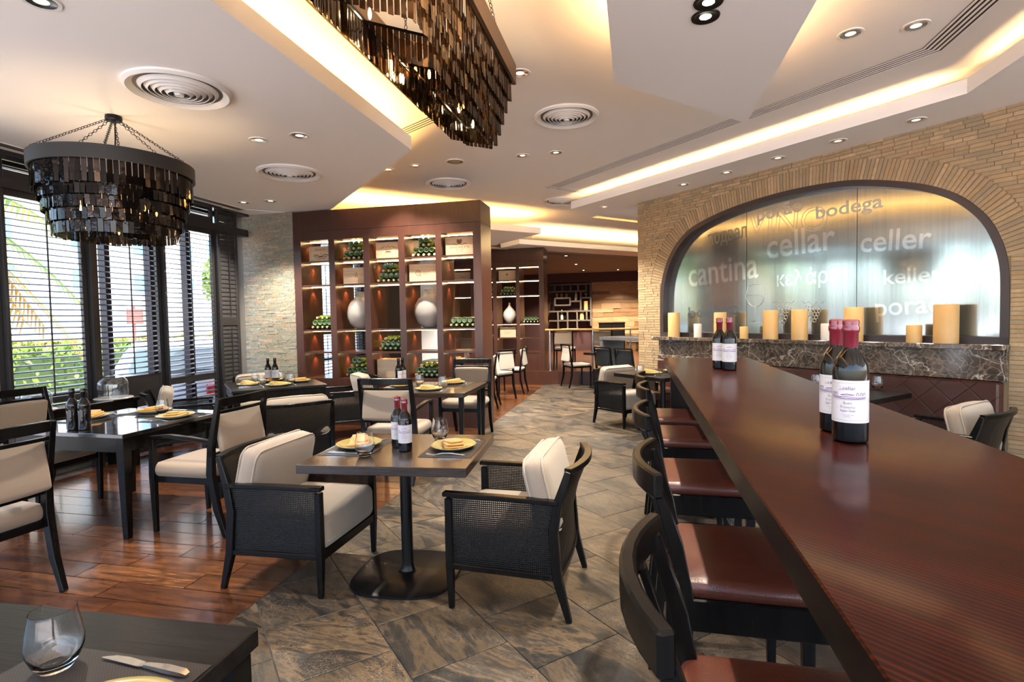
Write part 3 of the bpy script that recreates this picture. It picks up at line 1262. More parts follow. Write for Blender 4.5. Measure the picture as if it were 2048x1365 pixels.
def on_glass(body, x0, y0, x1, y1, mat, h=None, q=.0995, outline=False, name='lettering'):
    """lettering etched on the satin glass, one word a drawn reflection, between two photo pixels of its baseline; h = height in pixels at the start"""
    a = onpl(x0, y0, PW, PW * (WP + q))
    b = onpl(x1, y1, PW, PW * (WP + q))
    c = onpl(x0, y0 - h, PW, PW * (WP + q)) if h else None
    w = (b - a).length
    me = text_mesh(body, w, (c - a).length if c else None, mat, outline=outline, bold=0 if outline else .012)
    X = (b - a).normalized()
    Y = Vector((0, 0, 1))
    Y = (Y - X * Y.dot(X)).normalized()
    Z = X.cross(Y)
    o = link(name, me, win)
    o.matrix_local = Matrix.Translation(a) @ Matrix((X, Y, Z)).transposed().to_4x4()
    return o


for args in [('подвал', 1417, 497, 1494, 481, ETCHD, 28), ('cellar', 1534, 519, 1671, 499, ETCHL, 50), ('celler', 1720, 506, 1862, 497, ETCHL, 42),
             ('cantina', 1378, 575, 1517, 556, ETCHL, 46), ('κελάρι', 1554, 582, 1668, 574, ETCHL, 40), ('keller', 1767, 570, 1884, 562, ETCHL, 30),
             ('bodega', 1632, 447, 1766, 424, ETCHMIR, 34), ('bodega', 1378, 645, 1480, 636, ETCHD, 30), ('porão', 1752, 645, 1890, 637, ETCHL, 46),
             ('porão', 1515, 452, 1606, 430, ETCHMIR, 32), ('VINO', 1495, 470, 1652, 462, ETCHMIR, 44)]:  # this porão is a mirror reflection, drawn here as lettering
    on_glass(*args, outline=.007 if args[0] == 'VINO' else False)


def glass_line(pts, r=.004, mat=ETCHMIR):
    mb = MB()
    q = [onpl(x, y, PW, PW * (WP + .0985)) for x, y in pts]
    mb.tube(q, r, 5)
    return mb


gm = glass_line([(1496, 571), (1492, 592), (1495, 604), (1503, 612), (1511, 614), (1519, 612), (1526, 603), (1528, 592), (1527, 571), (1512, 568), (1496, 571)])
for pts in ([(1511, 614), (1511, 640), (1500, 647), (1524, 646)], [(1493, 592), (1510, 589), (1527, 594)]):
    q = glass_line(pts)
    gm.add(q.v, q.f)
gm.build('wine_glass_emblem', ETCHMIR, win)
gm = MB()
for cx, cy, rows in ((1566, 634, (5, 4, 4, 3, 2, 1)), (1626, 634, (5, 5, 4, 3, 2))):
    y = cy - 18
    for k, n_ in enumerate(rows):
        for j in range(n_):
            x = cx + (j - (n_ - 1) / 2) * 6.2
            pts = [(x + 3.2 * math.cos(g * PI / 4), y + 3.4 * math.sin(g * PI / 4)) for g in range(9)]
            q = glass_line(pts, .0028)
            gm.add(q.v, q.f)
        y += 6.4
    for sg in (-1, 1):
        q = glass_line([(cx, cy - 22), (cx + sg * 8, cy - 30), (cx + sg * 18, cy - 27), (cx + sg * 22, cy - 32)], .003)
        gm.add(q.v, q.f)
gm.build('grape_emblem', ETCHMIR, win)

# marble sill and panel, quilted bench
sill = thing('trim_2', '', '')
sill['kind'] = 'structure'
MB().box(-5.50, -1.645, -.17, .10, 1.087, 1.132, M=Mw).build('sill_slab', MARBLE, sill, smooth=False, bevel=.004)
MB().box(-5.47, -1.66, -.045, .01, .87, 1.088, M=Mw).build('marble_panel', MARBLE, sill, smooth=False)
MB().box(-5.47, -1.66, -.075, .01, .82, .872, M=Mw).build('marble_ledge', MARBLE, sill, smooth=False, bevel=.006)
t = thing('banquette', 'long dark brown quilted leather bench under the marble sill', 'bench')
MB().box(-5.42, -1.68, -.14, -.005, .40, .815, M=Mw).build('backrest', BENCH, t, smooth=False, bevel=.015)
MB().box(-5.42, -1.68, -.60, -.13, .32, .44, M=Mw).build('seat', BENCH, t, smooth=False, bevel=.02)
MB().box(-5.40, -1.70, -.56, -.02, .0, .32, M=Mw).build('base', BOOKW, t, smooth=False)

# ------------------------------------------------------------------ left side: window wall, corner wall, far walls
mb = MB()
mb.box(-5.75, -5.45, -2.2, 18.9, ZL, 3.4)
mb.box(-5.75, -5.45, 6.76, 6.95, 0, ZL)
mb.box(-5.75, -5.45, 10.45, 18.9, 0, ZL)
mb.box(-5.75, -5.45, -2.2, 10.45, -.2, .05)
struct('wall_left', mb, MORTAR2, smooth=False)
corner = struct('wall_corner', MB().box(-5.46, -4.625, 6.755, 6.95, 0, 2.96), MORTAR2, smooth=False)
mb = MB()
z = .01
while z < 2.94:
    x = -5.445 - random.uniform(0, .1)
    while x < -4.63:
        L = random.uniform(.06, .16)
        x0, x1 = max(x, -5.445), min(x + L, -4.628)
        if x1 - x0 > .012:
            mb.box(x0, x1 - .003, 6.755 - random.uniform(.003, .009), 6.76, z, z + .020)
        x += L
    z += .0228
tag(mb.build('thin_stone_strips', MOSAIC, corner, smooth=False), kind='stuff')
struct('wall_side_white', MB().box(-5.449, -5.40, 10.45, 11.0, 0, 2.95), WHITEWALL, smooth=False)
struct('wall_back', MB().box(-5.7, 4.2, 18.9, 19.2, 0, 3.4), MAROON, smooth=False)
struct('wall_sky_stop', MB().box(4.0, 4.2, 9.2, 19.0, 0, 3.4), MAROON, smooth=False)  # unseen wall, added to keep stray sky light out of the far area
pl_ = struct('wall_pillar', MB().box(-4.50, -4.20, 11.0, 11.3, 0, 2.95), WHITEWALL, smooth=False)

# outer window frames with panes
for wi, (ya, yb, muls) in enumerate([(-2.1, 1.2, [-.4, .4]), (1.2, 3.55, [2.3, 2.9]), (3.55, 6.76, [4.80, 5.36, 5.90]), (6.95, 10.45, [7.8, 8.7, 9.6])]):
    t = thing('window_%d' % (wi + 2), '', '')
    t['kind'] = 'structure'
    xs = [ya + .03] + muls + [yb - .03]
    for x in xs:
        MB().box(-5.66, -5.57, x - .03, x + .03, .05, ZL).build('mullion', FRAMEM, t, smooth=False)
    for z in (.09, .74, 2.69, 2.92):
        MB().box(-5.65, -5.58, ya, yb, z - .035, z + .035).build('transom', FRAMEM, t, smooth=False)
    for a, b in zip(xs[:-1], xs[1:]):
        for z0, z1 in ((.125, .705), (.775, 2.655), (2.725, 2.885)):
            MB().box(-5.618, -5.612, a + .03, b - .03, z0, z1).build('glass_pane', PANE, t, smooth=False)


def slat_mesh(L, key={}):
    k = round(L, 3)
    if k not in key:
        mb = MB()
        pr = [(math.cos(g) * .031, math.sin(g) * .0055) for g in [2 * PI * i / 10 for i in range(10)]]
        m = len(pr)
        vs = [(x, a, b) for x in (-L / 2, L / 2) for a, b in pr]
        mb.add(vs, [tuple(range(m - 1, -1, -1)), tuple(range(m, 2 * m))] + [(i, (i + 1) % m, m + (i + 1) % m, m + i) for i in range(m)])
        key[k] = mb.mesh('louvre_piece', SHUTB, angle=.9)
    return key[k]


def shutter(y0, y1, z0, z1, label, rails=(), tilt=rad(13), rod=True, stile=.05, x=-5.38, group=None):
    """louvred shutter panel standing in the window line"""
    t = thing('louvre_shutter', label, 'shutter', (x, (y0 + y1) / 2, z0), PI / 2, group)
    w, h = y1 - y0, z1 - z0
    for sg in (-1, 1):
        c = sg * (w / 2 - stile / 2)
        MB().box(c - stile / 2, c + stile / 2, -.018, .018, 0, h).build('stile', SHUT, t, smooth=False, bevel=.003)
    rl = [(0, .075), (h - .06, h)] + [(a - z0, b - z0) for a, b in rails]
    rl.sort()
    for a, b in rl:
        MB().box(-w / 2 + stile, w / 2 - stile, -.016, .016, a, b).build('rail', SHUT, t, smooth=False, bevel=.003)
    me = slat_mesh(w - 2 * stile)
    for (a0, a1), (b0, b1) in zip(rl[:-1], rl[1:]):
        gap = b0 - a1
        n = max(1, round((gap - .01) / .057))
        if gap < .05:
            continue
        for i in range(n):
            z = a1 + (i + .5) * gap / n
            link('slat', me, t, (0, 0, z), (tilt, 0, 0))
        if rod:
            MB().bar((0, -.036, a1 + .02), (0, -.036, b0 - .02), .011, .009).build('tilt_rod', SHUT, t, smooth=False)
    return t


for y0, y1, rails, lab in [(2.80, 3.63, (), 'shutter cut by the left edge of the photo'),
                           (3.645, 4.395, ((.70, .76),), 'first full louvred shutter from the left, before the palm tree'),
                           (4.465, 5.27, ((.52, .87),), 'middle louvred shutter with a deep black rail low down'),
                           (5.285, 6.115, ((.71, .79),), 'louvred shutter right of the deep-railed one, before the white car')]:
    shutter(y0, y1, .06, 2.645, lab, rails)
    shutter(y0, y1, 2.735, ZL - .005, 'small top light shutter above the ' + lab[:60].split(',')[0], (), rod=True)
shutter(6.15, 6.52, .03, ZL - .005, 'closed black louvred shutter folded beside the thin-stone corner wall', ((1.4, 1.5),), tilt=rad(78), x=-5.36)
for i, (y0, y1) in enumerate([(7.0, 8.1), (8.15, 9.25), (9.3, 10.4)]):
    shutter(y0, y1, .06, ZL - .02, ['nearest', 'middle', 'farthest'][i] + ' of three shutters seen through the bookcase', ((1.2, 1.28),), rod=True)
struct('trim_3', MB().box(-5.44, -5.32, -2.2, 6.72, 2.64, 2.735).box(-5.44, -5.30, -2.2, 6.72, ZL - .035, ZL + .001), SHUT, smooth=False)
struct('trim_4', MB().box(-5.42, -5.31, 5.275, 5.30, .0, 2.65).box(-5.42, -5.31, 6.118, 6.148, 0, 2.65).box(-5.42, -5.31, 3.63, 3.645, 0, 2.65).box(-5.42, -5.31, 4.40, 4.46, 0, 2.65), SHUT, smooth=False)
t = thing('linear_grille', 'thin dark slot grille in the ceiling along the windows', 'air diffuser', (-5.16, 2.6, ZL))
MB().box(-.055, .055, -4.2, 3.85, -.006, .002).build('grille_frame', WHITEM, t, smooth=False)
for x in (-.022, .022):
    MB().box(x - .014, x + .014, -4.15, 3.8, -.0085, -.0055).build('slot', SLOT, t, smooth=False)

# ------------------------------------------------------------------ furniture builders (each faces +Y, origin on the floor)
def make_armchair():
    t = thing('cane_armchair', 'x', 'armchair', (0, 0, 0), 0, None)
    W = .31
    for sx in (-1, 1):
        MB().sweep([(sx * (W - .022), .268, 0), (sx * (W - .022), .272, .22), (sx * (W - .022), .272, .550)], [.024, .036, .036], [.026, .036, .034]).build('leg', DARK, t, bevel=.003)
        MB().sweep([(sx * (W - .022), -.315, 0), (sx * (W - .022), -.262, .20), (sx * (W - .022), -.245, .42), (sx * (W - .022), -.268, .56), (sx * (W - .026), -.318, .71)],
                   [.026, .036, .036, .034, .026], [.028, .044, .046, .040, .028]).build('leg', DARK, t, bevel=.003)
        MB().sweep([(sx * (W - .018), -.275, .562), (sx * (W - .012), 0, .572), (sx * (W - .018), .298, .572)], [.040, .046, .044], .022).build('armrest', DARK, t, bevel=.004)
        mb = MB()
        mb.bar((sx * (W - .022), -.25, .205), (sx * (W - .022), .26, .215), .028, .028)
        mb.build('side_rail', DARK, t, bevel=.003)
        x = sx * (W - .022)
        mb = MB()
        mb.add([(x - .004, -.245, .215), (x - .004, .26, .215), (x - .004, .26, .562), (x - .004, -.255, .562),
                (x + .004, -.245, .215), (x + .004, .26, .215), (x + .004, .26, .562), (x + .004, -.255, .562)],
               [(0, 3, 2, 1), (4, 5, 6, 7), (0, 1, 5, 4), (1, 2, 6, 5), (2, 3, 7, 6), (3, 0, 4, 7)])
        mb.build('side_panel', CANE, t, smooth=False)
    n = 9
    xs = [-W + .03 + (2 * W - .06) * i / (n - 1) for i in range(n)]
    bow = [.055 * (1 - (x / (W - .03)) ** 2) for x in xs]
    MB().sweep([(x, -.316 - b, .708) for x, b in zip(xs, bow)], .028, .040, ref=(0, 0, 1)).build('top_rail', DARK, t, bevel=.003, angle=.5)
    mb = MB()
    rows = [(.21, -.262), (.42, -.245), (.56, -.268), (.705, -.314)]
    vs = []
    for d in (0, .007):
        for z, y in rows:
            k = (z - .21) / .50
            vs += [(x, y - b * (.3 + .7 * k) - d, z) for x, b in zip(xs, bow)]
    fs = []
    m = len(rows) * n
    for r in range(len(rows) - 1):
        for i in range(n - 1):
            a = r * n + i
            fs.append((a, a + 1, a + n + 1, a + n))
            fs.append((m + a, m + a + n, m + a + n + 1, m + a + 1))
    mb.add(vs, fs)
    mb.build('back_panel', CANED, t, angle=.8)
    MB().sweep([(x, -.262 - .3 * b, .205) for x, b in zip(xs, bow)], .03, .028, ref=(0, 0, 1)).build('back_rail', DARK, t, bevel=.003)
    mb = MB()
    mb.box(-W + .03, W - .03, .245, .285, .195, .24).box(-W + .03, W - .03, -.24, .25, .215, .238)
    mb.build('seat_frame', DARK, t, smooth=False)
    cu = MB().cushion((0, .02, .335), (.545, .55, .195), r=.045, puff=.10).build('seat_cushion', LINEN, t, angle=1.2)
    seam(cu, (0, .02, .335), (.545, .55, .195))
    Mb = Matrix.Translation((0, -.180, .572)) @ Matrix.Rotation(rad(-13), 4, 'X')
    bc = MB().cushion((0, 0, 0), (.55, .135, .36), r=.05, puff=.10, M=Mb, pinch=.02).build('back_cushion', LINEN, t, angle=1.2)
    for dy in (-.045, .045):
        pts = rrect(.545, .36, .06)
        MB().tube([Mb @ Vector((x, dy, z)) for x, z in pts], .0055, 6, closed=True).build('piping', PIPE, bc)
    return t


def rrect(w, h, r, n=4):
    pts = []
    for cx, cy, a0 in ((w / 2 - r, h / 2 - r, 0), (-w / 2 + r, h / 2 - r, 90), (-w / 2 + r, -h / 2 + r, 180), (w / 2 - r, -h / 2 + r, 270)):
        for i in range(n + 1):
            a = rad(a0 + 90 * i / n)
            pts.append((cx + r * math.cos(a), cy + r * math.sin(a)))
    return pts


def seam(cu, c, size):
    for dz in (-.05, .05):
        pts = rrect(size[0] * 1.0, size[1] * 1.0, .05)
        MB().tube([(c[0] + x, c[1] + y, c[2] + dz) for x, y in pts], .004, 5, closed=True).build('piping', PIPE, cu)


def make_dining():
    t = thing('dining_armchair', 'x', 'chair', (0, 0, 0), 0, None)
    W = .255
    for sx in (-1, 1):
        x = sx * (W - .02)
        MB().sweep([(x, .225, 0), (x, .230, .40), (x, .225, .645)], [.028, .040, .034], [.028, .042, .036]).build('leg', DARK, t, bevel=.003)
        MB().sweep([(x, -.335, 0), (x, -.275, .18), (x, -.235, .42), (x, -.245, .60), (x * .985, -.315, .925)], [.030, .036, .040, .036, .030], [.030, .044, .052, .044, .032]).build('leg', DARK, t, bevel=.003)
        MB().sweep([(x, -.248, .635), (x * 1.02, -.10, .655), (x * 1.03, .08, .668), (x * 1.02, .235, .655)], [.030, .038, .040, .036], .026).build('armrest', DARK, t, bevel=.004)
    n = 7
    xs = [-W + .035 + (2 * W - .07) * i / (n - 1) for i in range(n)]
    bow = [.022 * (1 - (x / W) ** 2) for x in xs]
    MB().sweep([(x, -.305 - b, .898) for x, b in zip(xs, bow)], .058, .026, ref=(0, 0, 1)).build('top_rail', DARK, t, bevel=.003)
    MB().sweep([(x, -.292 - b, .832) for x, b in zip(xs, bow)], .020, .024, ref=(0, 0, 1)).build('slot_rail', DARK, t, bevel=.002)
    MB().sweep([(x, -.243 - b, .545) for x, b in zip(xs, bow)], .030, .026, ref=(0, 0, 1)).build('lower_rail', DARK, t, bevel=.002)
    Mb = Matrix.Translation((0, -.282, .690)) @ Matrix.Rotation(rad(-10.5), 4, 'X')
    MB().cushion((0, 0, 0), (2 * W - .078, .042, .262), r=.018, puff=.06, M=Mb).build('back_pad', TAUPE, t, angle=1.2)
    MB().box(-W + .02, W - .02, -.24, .235, .345, .385).build('seat_frame', DARK, t, smooth=False)
    MB().cushion((0, .005, .428), (2 * W - .03, .485, .105), r=.045, puff=.16, pinch=.05).build('seat', TAUPE, t, angle=1.2)
    return t


def make_stool():
    t = thing('bar_stool', 'x', 'bar stool', (0, 0, 0), 0, None)
    W = .205
    for sx in (-1, 1):
        x = sx * (W - .02)
        MB().sweep([(x, .195, 0), (x, .190, .70)], [.028, .040], [.028, .040]).build('leg', DARK, t, bevel=.003)
        MB().sweep([(x, -.250, 0), (x, -.205, .40), (x, -.195, .72), (x, -.215, .85), (x, -.262, 1.0)], [.030, .038, .040, .034, .026], [.030, .040, .042, .034, .024]).build('leg', DARK, t, bevel=.003)
        MB().bar((x, -.215, .30), (x, .193, .30), .022, .030).build('stretcher', DARK, t, bevel=.002)
    MB().bar((-W + .03, .193, .26), (W - .03, .193, .26), .026, .026, ref=(0, 0, 1)).build('foot_rest', STEEL, t, bevel=.004)
    MB().bar((-W + .03, -.21, .38), (W - .03, -.21, .38), .026, .022, ref=(0, 0, 1)).build('stretcher', DARK, t, bevel=.003)
    n = 9
    xs = [-W - .004 + (2 * W + .008) * i / (n - 1) for i in range(n)]
    bow = [.050 * (1 - (x / W) ** 2) for x in xs]
    MB().sweep([(x, -.258 - b, 1.0) for x, b in zip(xs, bow)], .064, .026, ref=(0, 0, 1)).build('top_rail', DARK, t, bevel=.005, angle=.5)
    for x in (-.075, .0, .075):
        MB().sweep([(x, -.20, .71), (x, -.225 - .015, .85), (x, -.285 - .02 * (x == 0), .985)], .030, .014).build('back_slat', DARK, t, bevel=.002)
    mb = MB()
    mb.box(-W, W, -.215, .215, .640, .722)
    mb.build('seat_frame', DARK, t, bevel=.004)
    MB().cushion((0, .0, .742), (2 * W - .01, .425, .052), r=.022, puff=.12).build('seat', LEATHER, t, angle=1.2)
    return t


def make_side_chair(pad=None):
    t = thing('side_chair', 'x', 'chair', (0, 0, 0), 0, None)
    W = .225
    for sx in (-1, 1):
        x = sx * (W - .016)
        MB().sweep([(x, .20, 0), (x, .205, .43)], [.022, .032], [.022, .032]).build('leg', DARK, t, bevel=.002)
        MB().sweep([(x, -.275, 0), (x, -.215, .25), (x, -.205, .45), (x, -.265, .86)], [.024, .032, .032, .024], [.024, .036, .036, .024]).build('leg', DARK, t, bevel=.002)
    Mb = Matrix.Translation((0, -.240, .685)) @ Matrix.Rotation(rad(-9), 4, 'X')
    MB().bar((-W + .01, -.268, .868), (W - .01, -.268, .868), .026, .026, ref=(0, 0, 1)).build('top_rail', DARK, t, bevel=.002)
    MB().bar((-W + .01, -.222, .545), (W - .01, -.222, .545), .022, .022, ref=(0, 0, 1)).build('lower_rail', DARK, t, bevel=.002)
    MB().cushion((0, 0, 0), (2 * W - .066, .036, .30), r=.015, puff=.05, M=Mb).build('back_pad', pad or IVORY, t, angle=1.2)
    MB().box(-W + .02, W - .02, -.21, .21, .40, .435).build('seat_frame', DARK, t, smooth=False)
    MB().cushion((0, 0, .458), (2 * W - .01, .435, .05), r=.022, puff=.12).build('seat', IVORY, t, angle=1.2)
    return t


TH_ = .71      # table height


def make_pedestal(w, d, label, loc, rz, cat='table', base=True, mat=DARKX):
    t = thing('pedestal_table', label, cat, loc, rz)
    MB().box(-w / 2, w / 2, -d / 2, d / 2, TH_ - .045, TH_).build('table_top', mat, t, smooth=False, bevel=.002)
    pts = []
    for i in range(40):
        a = 2 * PI * i / 40
        c, s = math.cos(a), math.sin(a)
        e = 2 / 3.2
        pts.append((.285 * math.copysign(abs(c) ** e, c), .285 * math.copysign(abs(s) ** e, s)))
    mb = MB()
    mb.prism(pts, 0, .012)
    n = len(pts)
    vs = [(x, y, .012) for x, y in pts] + [(x * .93, y * .93, .020) for x, y in pts]
    mb.add(vs, [(i, (i + 1) % n, n + (i + 1) % n, n + i) for i in range(n)] + [tuple(range(n, 2 * n))])
    mb.build('base_plate', BLACKM, t, angle=.9)
    MB().lathe([(.055, .020), (.042, .028), (.034, .05), (.032, .07), (.032, TH_ - .06), (.06, TH_ - .055), (.06, TH_ - .045)], 24).build('column', BLACKM, t)
    mb = MB()
    mb.box(-.21, .21, -.025, .025, TH_ - .058, TH_ - .045).box(-.025, .025, -.21, .21, TH_ - .058, TH_ - .045)
    mb.build('top_bracket', BLACKM, t, smooth=False)
    for x, y in ((-.21, 0), (.21, 0)):
        MB().lathe([(.012, TH_ - .075), (.016, TH_ - .06), (0, TH_ - .058)], 10, (x, y, 0)).build('bracket_screw', BLACKM, t)
    return t


def make_leg_table(w, d, label, loc, rz, apron=True, lw=.062, top=.028, mat=DARKX):
    t = thing('dining_table', label, 'table', loc, rz)
    MB().box(-w / 2, w / 2, -d / 2, d / 2, TH_ - top, TH_).build('table_top', mat, t, smooth=False, bevel=.003)
    i = .012
    for sx in (-1, 1):
        for sy in (-1, 1):
            x, y = sx * (w / 2 - i - lw / 2), sy * (d / 2 - i - lw / 2)
            k = lw * .16
            MB().sweep([(x - sx * -k * 0 - sx * k, y - sy * k, 0), (x, y, TH_ - top - .10), (x, y, TH_ - top)], [lw * .66, lw, lw], [lw * .66, lw, lw]).build('leg', DARK, t, bevel=.003)
    if apron:
        for sy in (-1, 1):
            y = sy * (d / 2 - i - .012)
            MB().box(-w / 2 + i + lw, w / 2 - i - lw, y - .010, y + .010, TH_ - top - .095, TH_ - top).build('apron', DARK, t, smooth=False)
        for sx in (-1, 1):
            x = sx * (w / 2 - i - .012)
            MB().box(x - .010, x + .010, -d / 2 + i + lw, d / 2 - i - lw, TH_ - top - .095, TH_ - top).build('apron', DARK, t, smooth=False)
    return t


# ------------------------------------------------------------------ the long bar
t = thing('bar_table', 'long mahogany bar table running past the leather stools', 'bar table', (.487, 1.70, 0))
MB().box(-.287, .283, -2.35, 2.345, 1.062, 1.117).build('bar_top', [BARTOP, BARSIDE], t, smooth=False, bevel=.0025)
top = t.children[0]
for p in top.data.polygons:
    p.material_index = 0 if p.normal.z > .5 else 1
MB().box(-.245, .245, 2.29, 2.335, 0, 1.062).build('end_panel', BARSIDE, t, smooth=False, bevel=.003)
MB().box(-.245, .245, -2.2, -2.15, 0, 1.062).build('end_panel', BARSIDE, t, smooth=False, bevel=.003)
MB().box(.02, .06, -2.15, 2.289, .90, 1.062).build('spine_rail', BARSIDE, t, smooth=False)
AR = make_armchair()
DC = make_dining()
ST = make_stool()
SC = make_side_chair()
E_, W_, N_, S_ = -PI / 2, PI / 2, 0, PI           # facing +X, -X, +Y, -Y
fA = math.atan2(AW.y, AW.x) - PI / 2                # facing along AW
fP = math.atan2(PW.y, PW.x) - PI / 2
G = 'leather bar stools along the bar'
for i, (y, lab) in enumerate([(.885, 'nearest leather bar stool, cut by the bottom edge'), (1.575, 'second leather bar stool from the camera along the bar'),
                              (2.385, 'third leather bar stool along the bar, middle of the five'), (3.165, 'fourth leather bar stool from the camera along the bar'),
                              (3.775, 'farthest leather bar stool at the end of the bar')]):
    place(ST, (.292 + .012 * (i % 2) + .006 * i, y, 0), E_, lab, G)
G = 'dark cane armchairs with linen cushions'
place(AR, (-1.855, 2.735, 0), E_, 'cane armchair left of the central pedestal table, facing right', G)
place(AR, (-.615, 2.765, 0), W_ - rad(2), 'cane armchair right of the central pedestal table, facing left', G)
TB = Vector((-4.13, 5.57, 0))


def rel(c, a, p):
    v = c + AW * a + PW * p
    return (v.x, v.y, 0)


place(AR, (-3.10, 4.43, 0), fA, 'cane armchair with its back to the camera at the rear left table', G)
place(AR, rel(TB, .02, .86), fP + PI, 'cane armchair in front of the bookcase, right of the rear left table', G)
place(AR, rel(TB, .0, -.92), fP, 'cane armchair by the window shutters, left of the rear left table', G)
place(AR, rel(TB, .83, -.05), fA + PI, 'cane armchair behind the rear left table, in the brick corner', G)
place(AR, (-.13, 7.33, 0), fA + PI, 'cane armchair left of the far table by the end of the brick wall', G)
place(AR, (2.22, 4.60, 0), fA, 'cane armchair beyond the bar at the right edge', G)
G = 'taupe dining armchairs'
place(DC, (-3.0, 3.28, 0), W_, 'taupe dining armchair right of the left dining table', G)
place(DC, (-4.53, 3.32, 0), E_, 'taupe dining armchair between the left dining table and the window', G)
place(DC, (-3.36, 2.05, 0), W_ - rad(5), 'taupe dining armchair cut by the left edge of the photo', G)
place(DC, (-2.13, 4.62, 0), N_ + rad(3), 'dining armchair with its back to the camera behind the central table', G)
place(DC, (-2.00, 6.22, 0), S_, 'dining armchair against the bookcase, facing the camera', G)

CT = Vector((-1.256, 2.785, 0))
CTR = rad(4.5)
make_pedestal(.87, .75, 'central dark oak pedestal table between two cane armchairs', CT, CTR, mat=BROWNTOP)
make_leg_table(1.0, .95, 'black square dining table at the left before the windows', (-3.765, 3.335, 0), 0, mat=GLOSSTOP)
make_leg_table(.98, .96, 'dark dining table at the rear left before the thin-stone wall', TB, fA)
make_leg_table(1.0, .92, 'brown thin-legged dining table in front of the bookcase', (-2.13, 5.42, 0), rad(1.5), apron=False, lw=.045, top=.045, mat=BROWNTOP)
FT = Vector((-1.33, .66, 0))
make_leg_table(.96, .80, 'dark oak table in the lower left corner of the photo', FT, rad(2), apron=False, lw=.06, top=.045)
make_pedestal(.86, .84, 'small grey-topped table behind the far end of the bar', (.33, 6.99, 0), fA, mat=DARKX)
RT = Vector((1.80, 5.36, 0))
make_pedestal(.80, .76, 'dark table before the quilted bench beyond the bar', RT, fA)

# low sideboard by the window with two glass domes
t = thing('window_console', 'long low black console table under the left window shutters', 'sideboard', (-5.11, 3.40, 0))
MB().box(-.18, .18, -1.05, 1.13, .665, .70).build('console_top', DARK, t, smooth=False, bevel=.003)
for x in (-.15, .15):
    for y in (-1.0, 1.08):
        MB().box(x - .025, x + .025, y - .025, y + .025, 0, .665).build('leg', DARK, t, smooth=False)
for x in (-.17, .17):
    MB().box(x - .012, x + .012, -.97, 1.05, .50, .665).build('apron', DARK, t, smooth=False)


def cloche(x, y, label, s=1.):
    t = thing('glass_cloche', label, 'glass dome', (x, y, .70))
    R, H = .095 * s, .17 * s
    prof = [(R, .012), (R, H * .62)] + [(R * math.cos(a), H * .62 + R * .72 * math.sin(a)) for a in [rad(15 * k) for k in range(1, 6)]] + [(0.0, H * .62 + R * .72)]
    MB().lathe(prof, 28).build('dome', PANEB, t)
    z = H * .62 + R * .72
    MB().lathe([(.006, z), (.006, z + .012), (.014, z + .022), (.014, z + .032), (0, z + .040)], 14).build('knob', PANEB, t)
    MB().lathe([(0, 0), (R * 1.25, 0), (R * 1.3, .008), (R * 1.25, .013), (0, .013)], 28).build('tray', CERAMW, t)
    return t


PANEB = thin_glass('dome_glass', (.90, .94, .95), .0, 2.2)
cloche(-5.02, 3.62, 'glass dome with a knob standing on the console at the left edge', 1.15)
cloche(-5.06, 4.36, 'taller glass dome on the console behind the dark bottles', 1.35)
t = thing('glass_dish', 'shallow clear glass dish on the left part of the window console', 'dish', (-4.93, 3.52, .70))
MB().lathe([(0, .004), (.07, .004), (.10, .022), (.105, .022), (.075, 0), (0, 0)], 28, sx=1.1).build('bowl', PANEB, t)

# ------------------------------------------------------------------ far seating
G = 'ivory side chairs beyond the bookcase'
place(SC, (-2.42, 8.42, 0), W_ + rad(8), 'white-backed side chair nearest behind the bookcase end', G)
place(SC, (-2.42, 9.35, 0), fA + rad(15), 'brown-backed side chair in the middle of the three past the bookcase', G)
place(SC, (-2.32, 10.15, 0), W_, 'white-backed side chair farthest of the three past the bookcase', G)
place(SC, (-1.17, 11.15, 0), fP - rad(14), 'side chair standing alone before the raised bar area', G)
make_pedestal(.6, .6, 'dark table behind the lone side chair near the step', (-.60, 11.0, 0), fA)
make_leg_table(.9, .9, 'dark table just behind the bookcase end with place settings', (-3.22, 9.0, 0), 0, apron=False, lw=.05)
# raised platform with step, rail, high table
PZ = .28
struct('floor_platform', MB().box(-5.4, 3.9, 11.47, 18.95, 0, PZ), PLANK, smooth=False)
struct('trim_5', MB().box(-5.4, 3.9, 11.455, 11.475, 0, PZ + .004), BOOKW, smooth=False)
t = thing('brass_handrail', 'brass handrail on steel posts along the raised floor', 'handrail', (-1.9, 11.62, PZ))
MB().tube([(0, 0, .885), (3.4, 0, .885)], .024, 12).build('rail', BRASS, t)
for x in (.10, 1.02, 1.80, 2.7):
    MB().tube([(x, 0, 0), (x, 0, .87)], .017, 10).lathe([(.045, 0), (.045, .008), (.02, .015)], 14, (x, 0, 0)).build('post', STEEL, t)
t = thing('high_table', 'grey oak high table with slab legs near the end of the brick wall', 'bar table', rel(Vector((-.65, 10.34, 0)), -.62, .28), fA)
MB().box(-.28, .28, -.64, .64, .99, 1.05).build('table_top', GREYOAK, t, smooth=False, bevel=.003)
for y in (-.60, .60):
    MB().box(-.27, .27, y - .035, y + .035, 0, .99).build('slab_leg', GREYOAK, t, smooth=False)
SD = make_side_chair(DARKX)
TC = make_side_chair(TAUPE)
G = 'dark chairs at the grey high table'
hc = Vector((-.65, 10.34, 0))
place(SD, rel(hc, -.33, .02), fP, 'left dark chair with pale seat at the grey high table', G)
place(SD, rel(hc, -.90, .0), fP, 'right dark chair with pale seat at the grey high table', G)
G = 'taupe chairs on the raised floor'
for x, y, r, lab in [(-1.55, 12.15, 0, 'taupe chair behind the left end of the brass rail'), (-.72, 12.15, rad(4), 'taupe chair behind the middle of the brass rail'), (.42, 12.7, rad(-6), 'taupe chair behind the right end of the brass rail')]:
    place(TC, (x, y, PZ), r, lab, G)

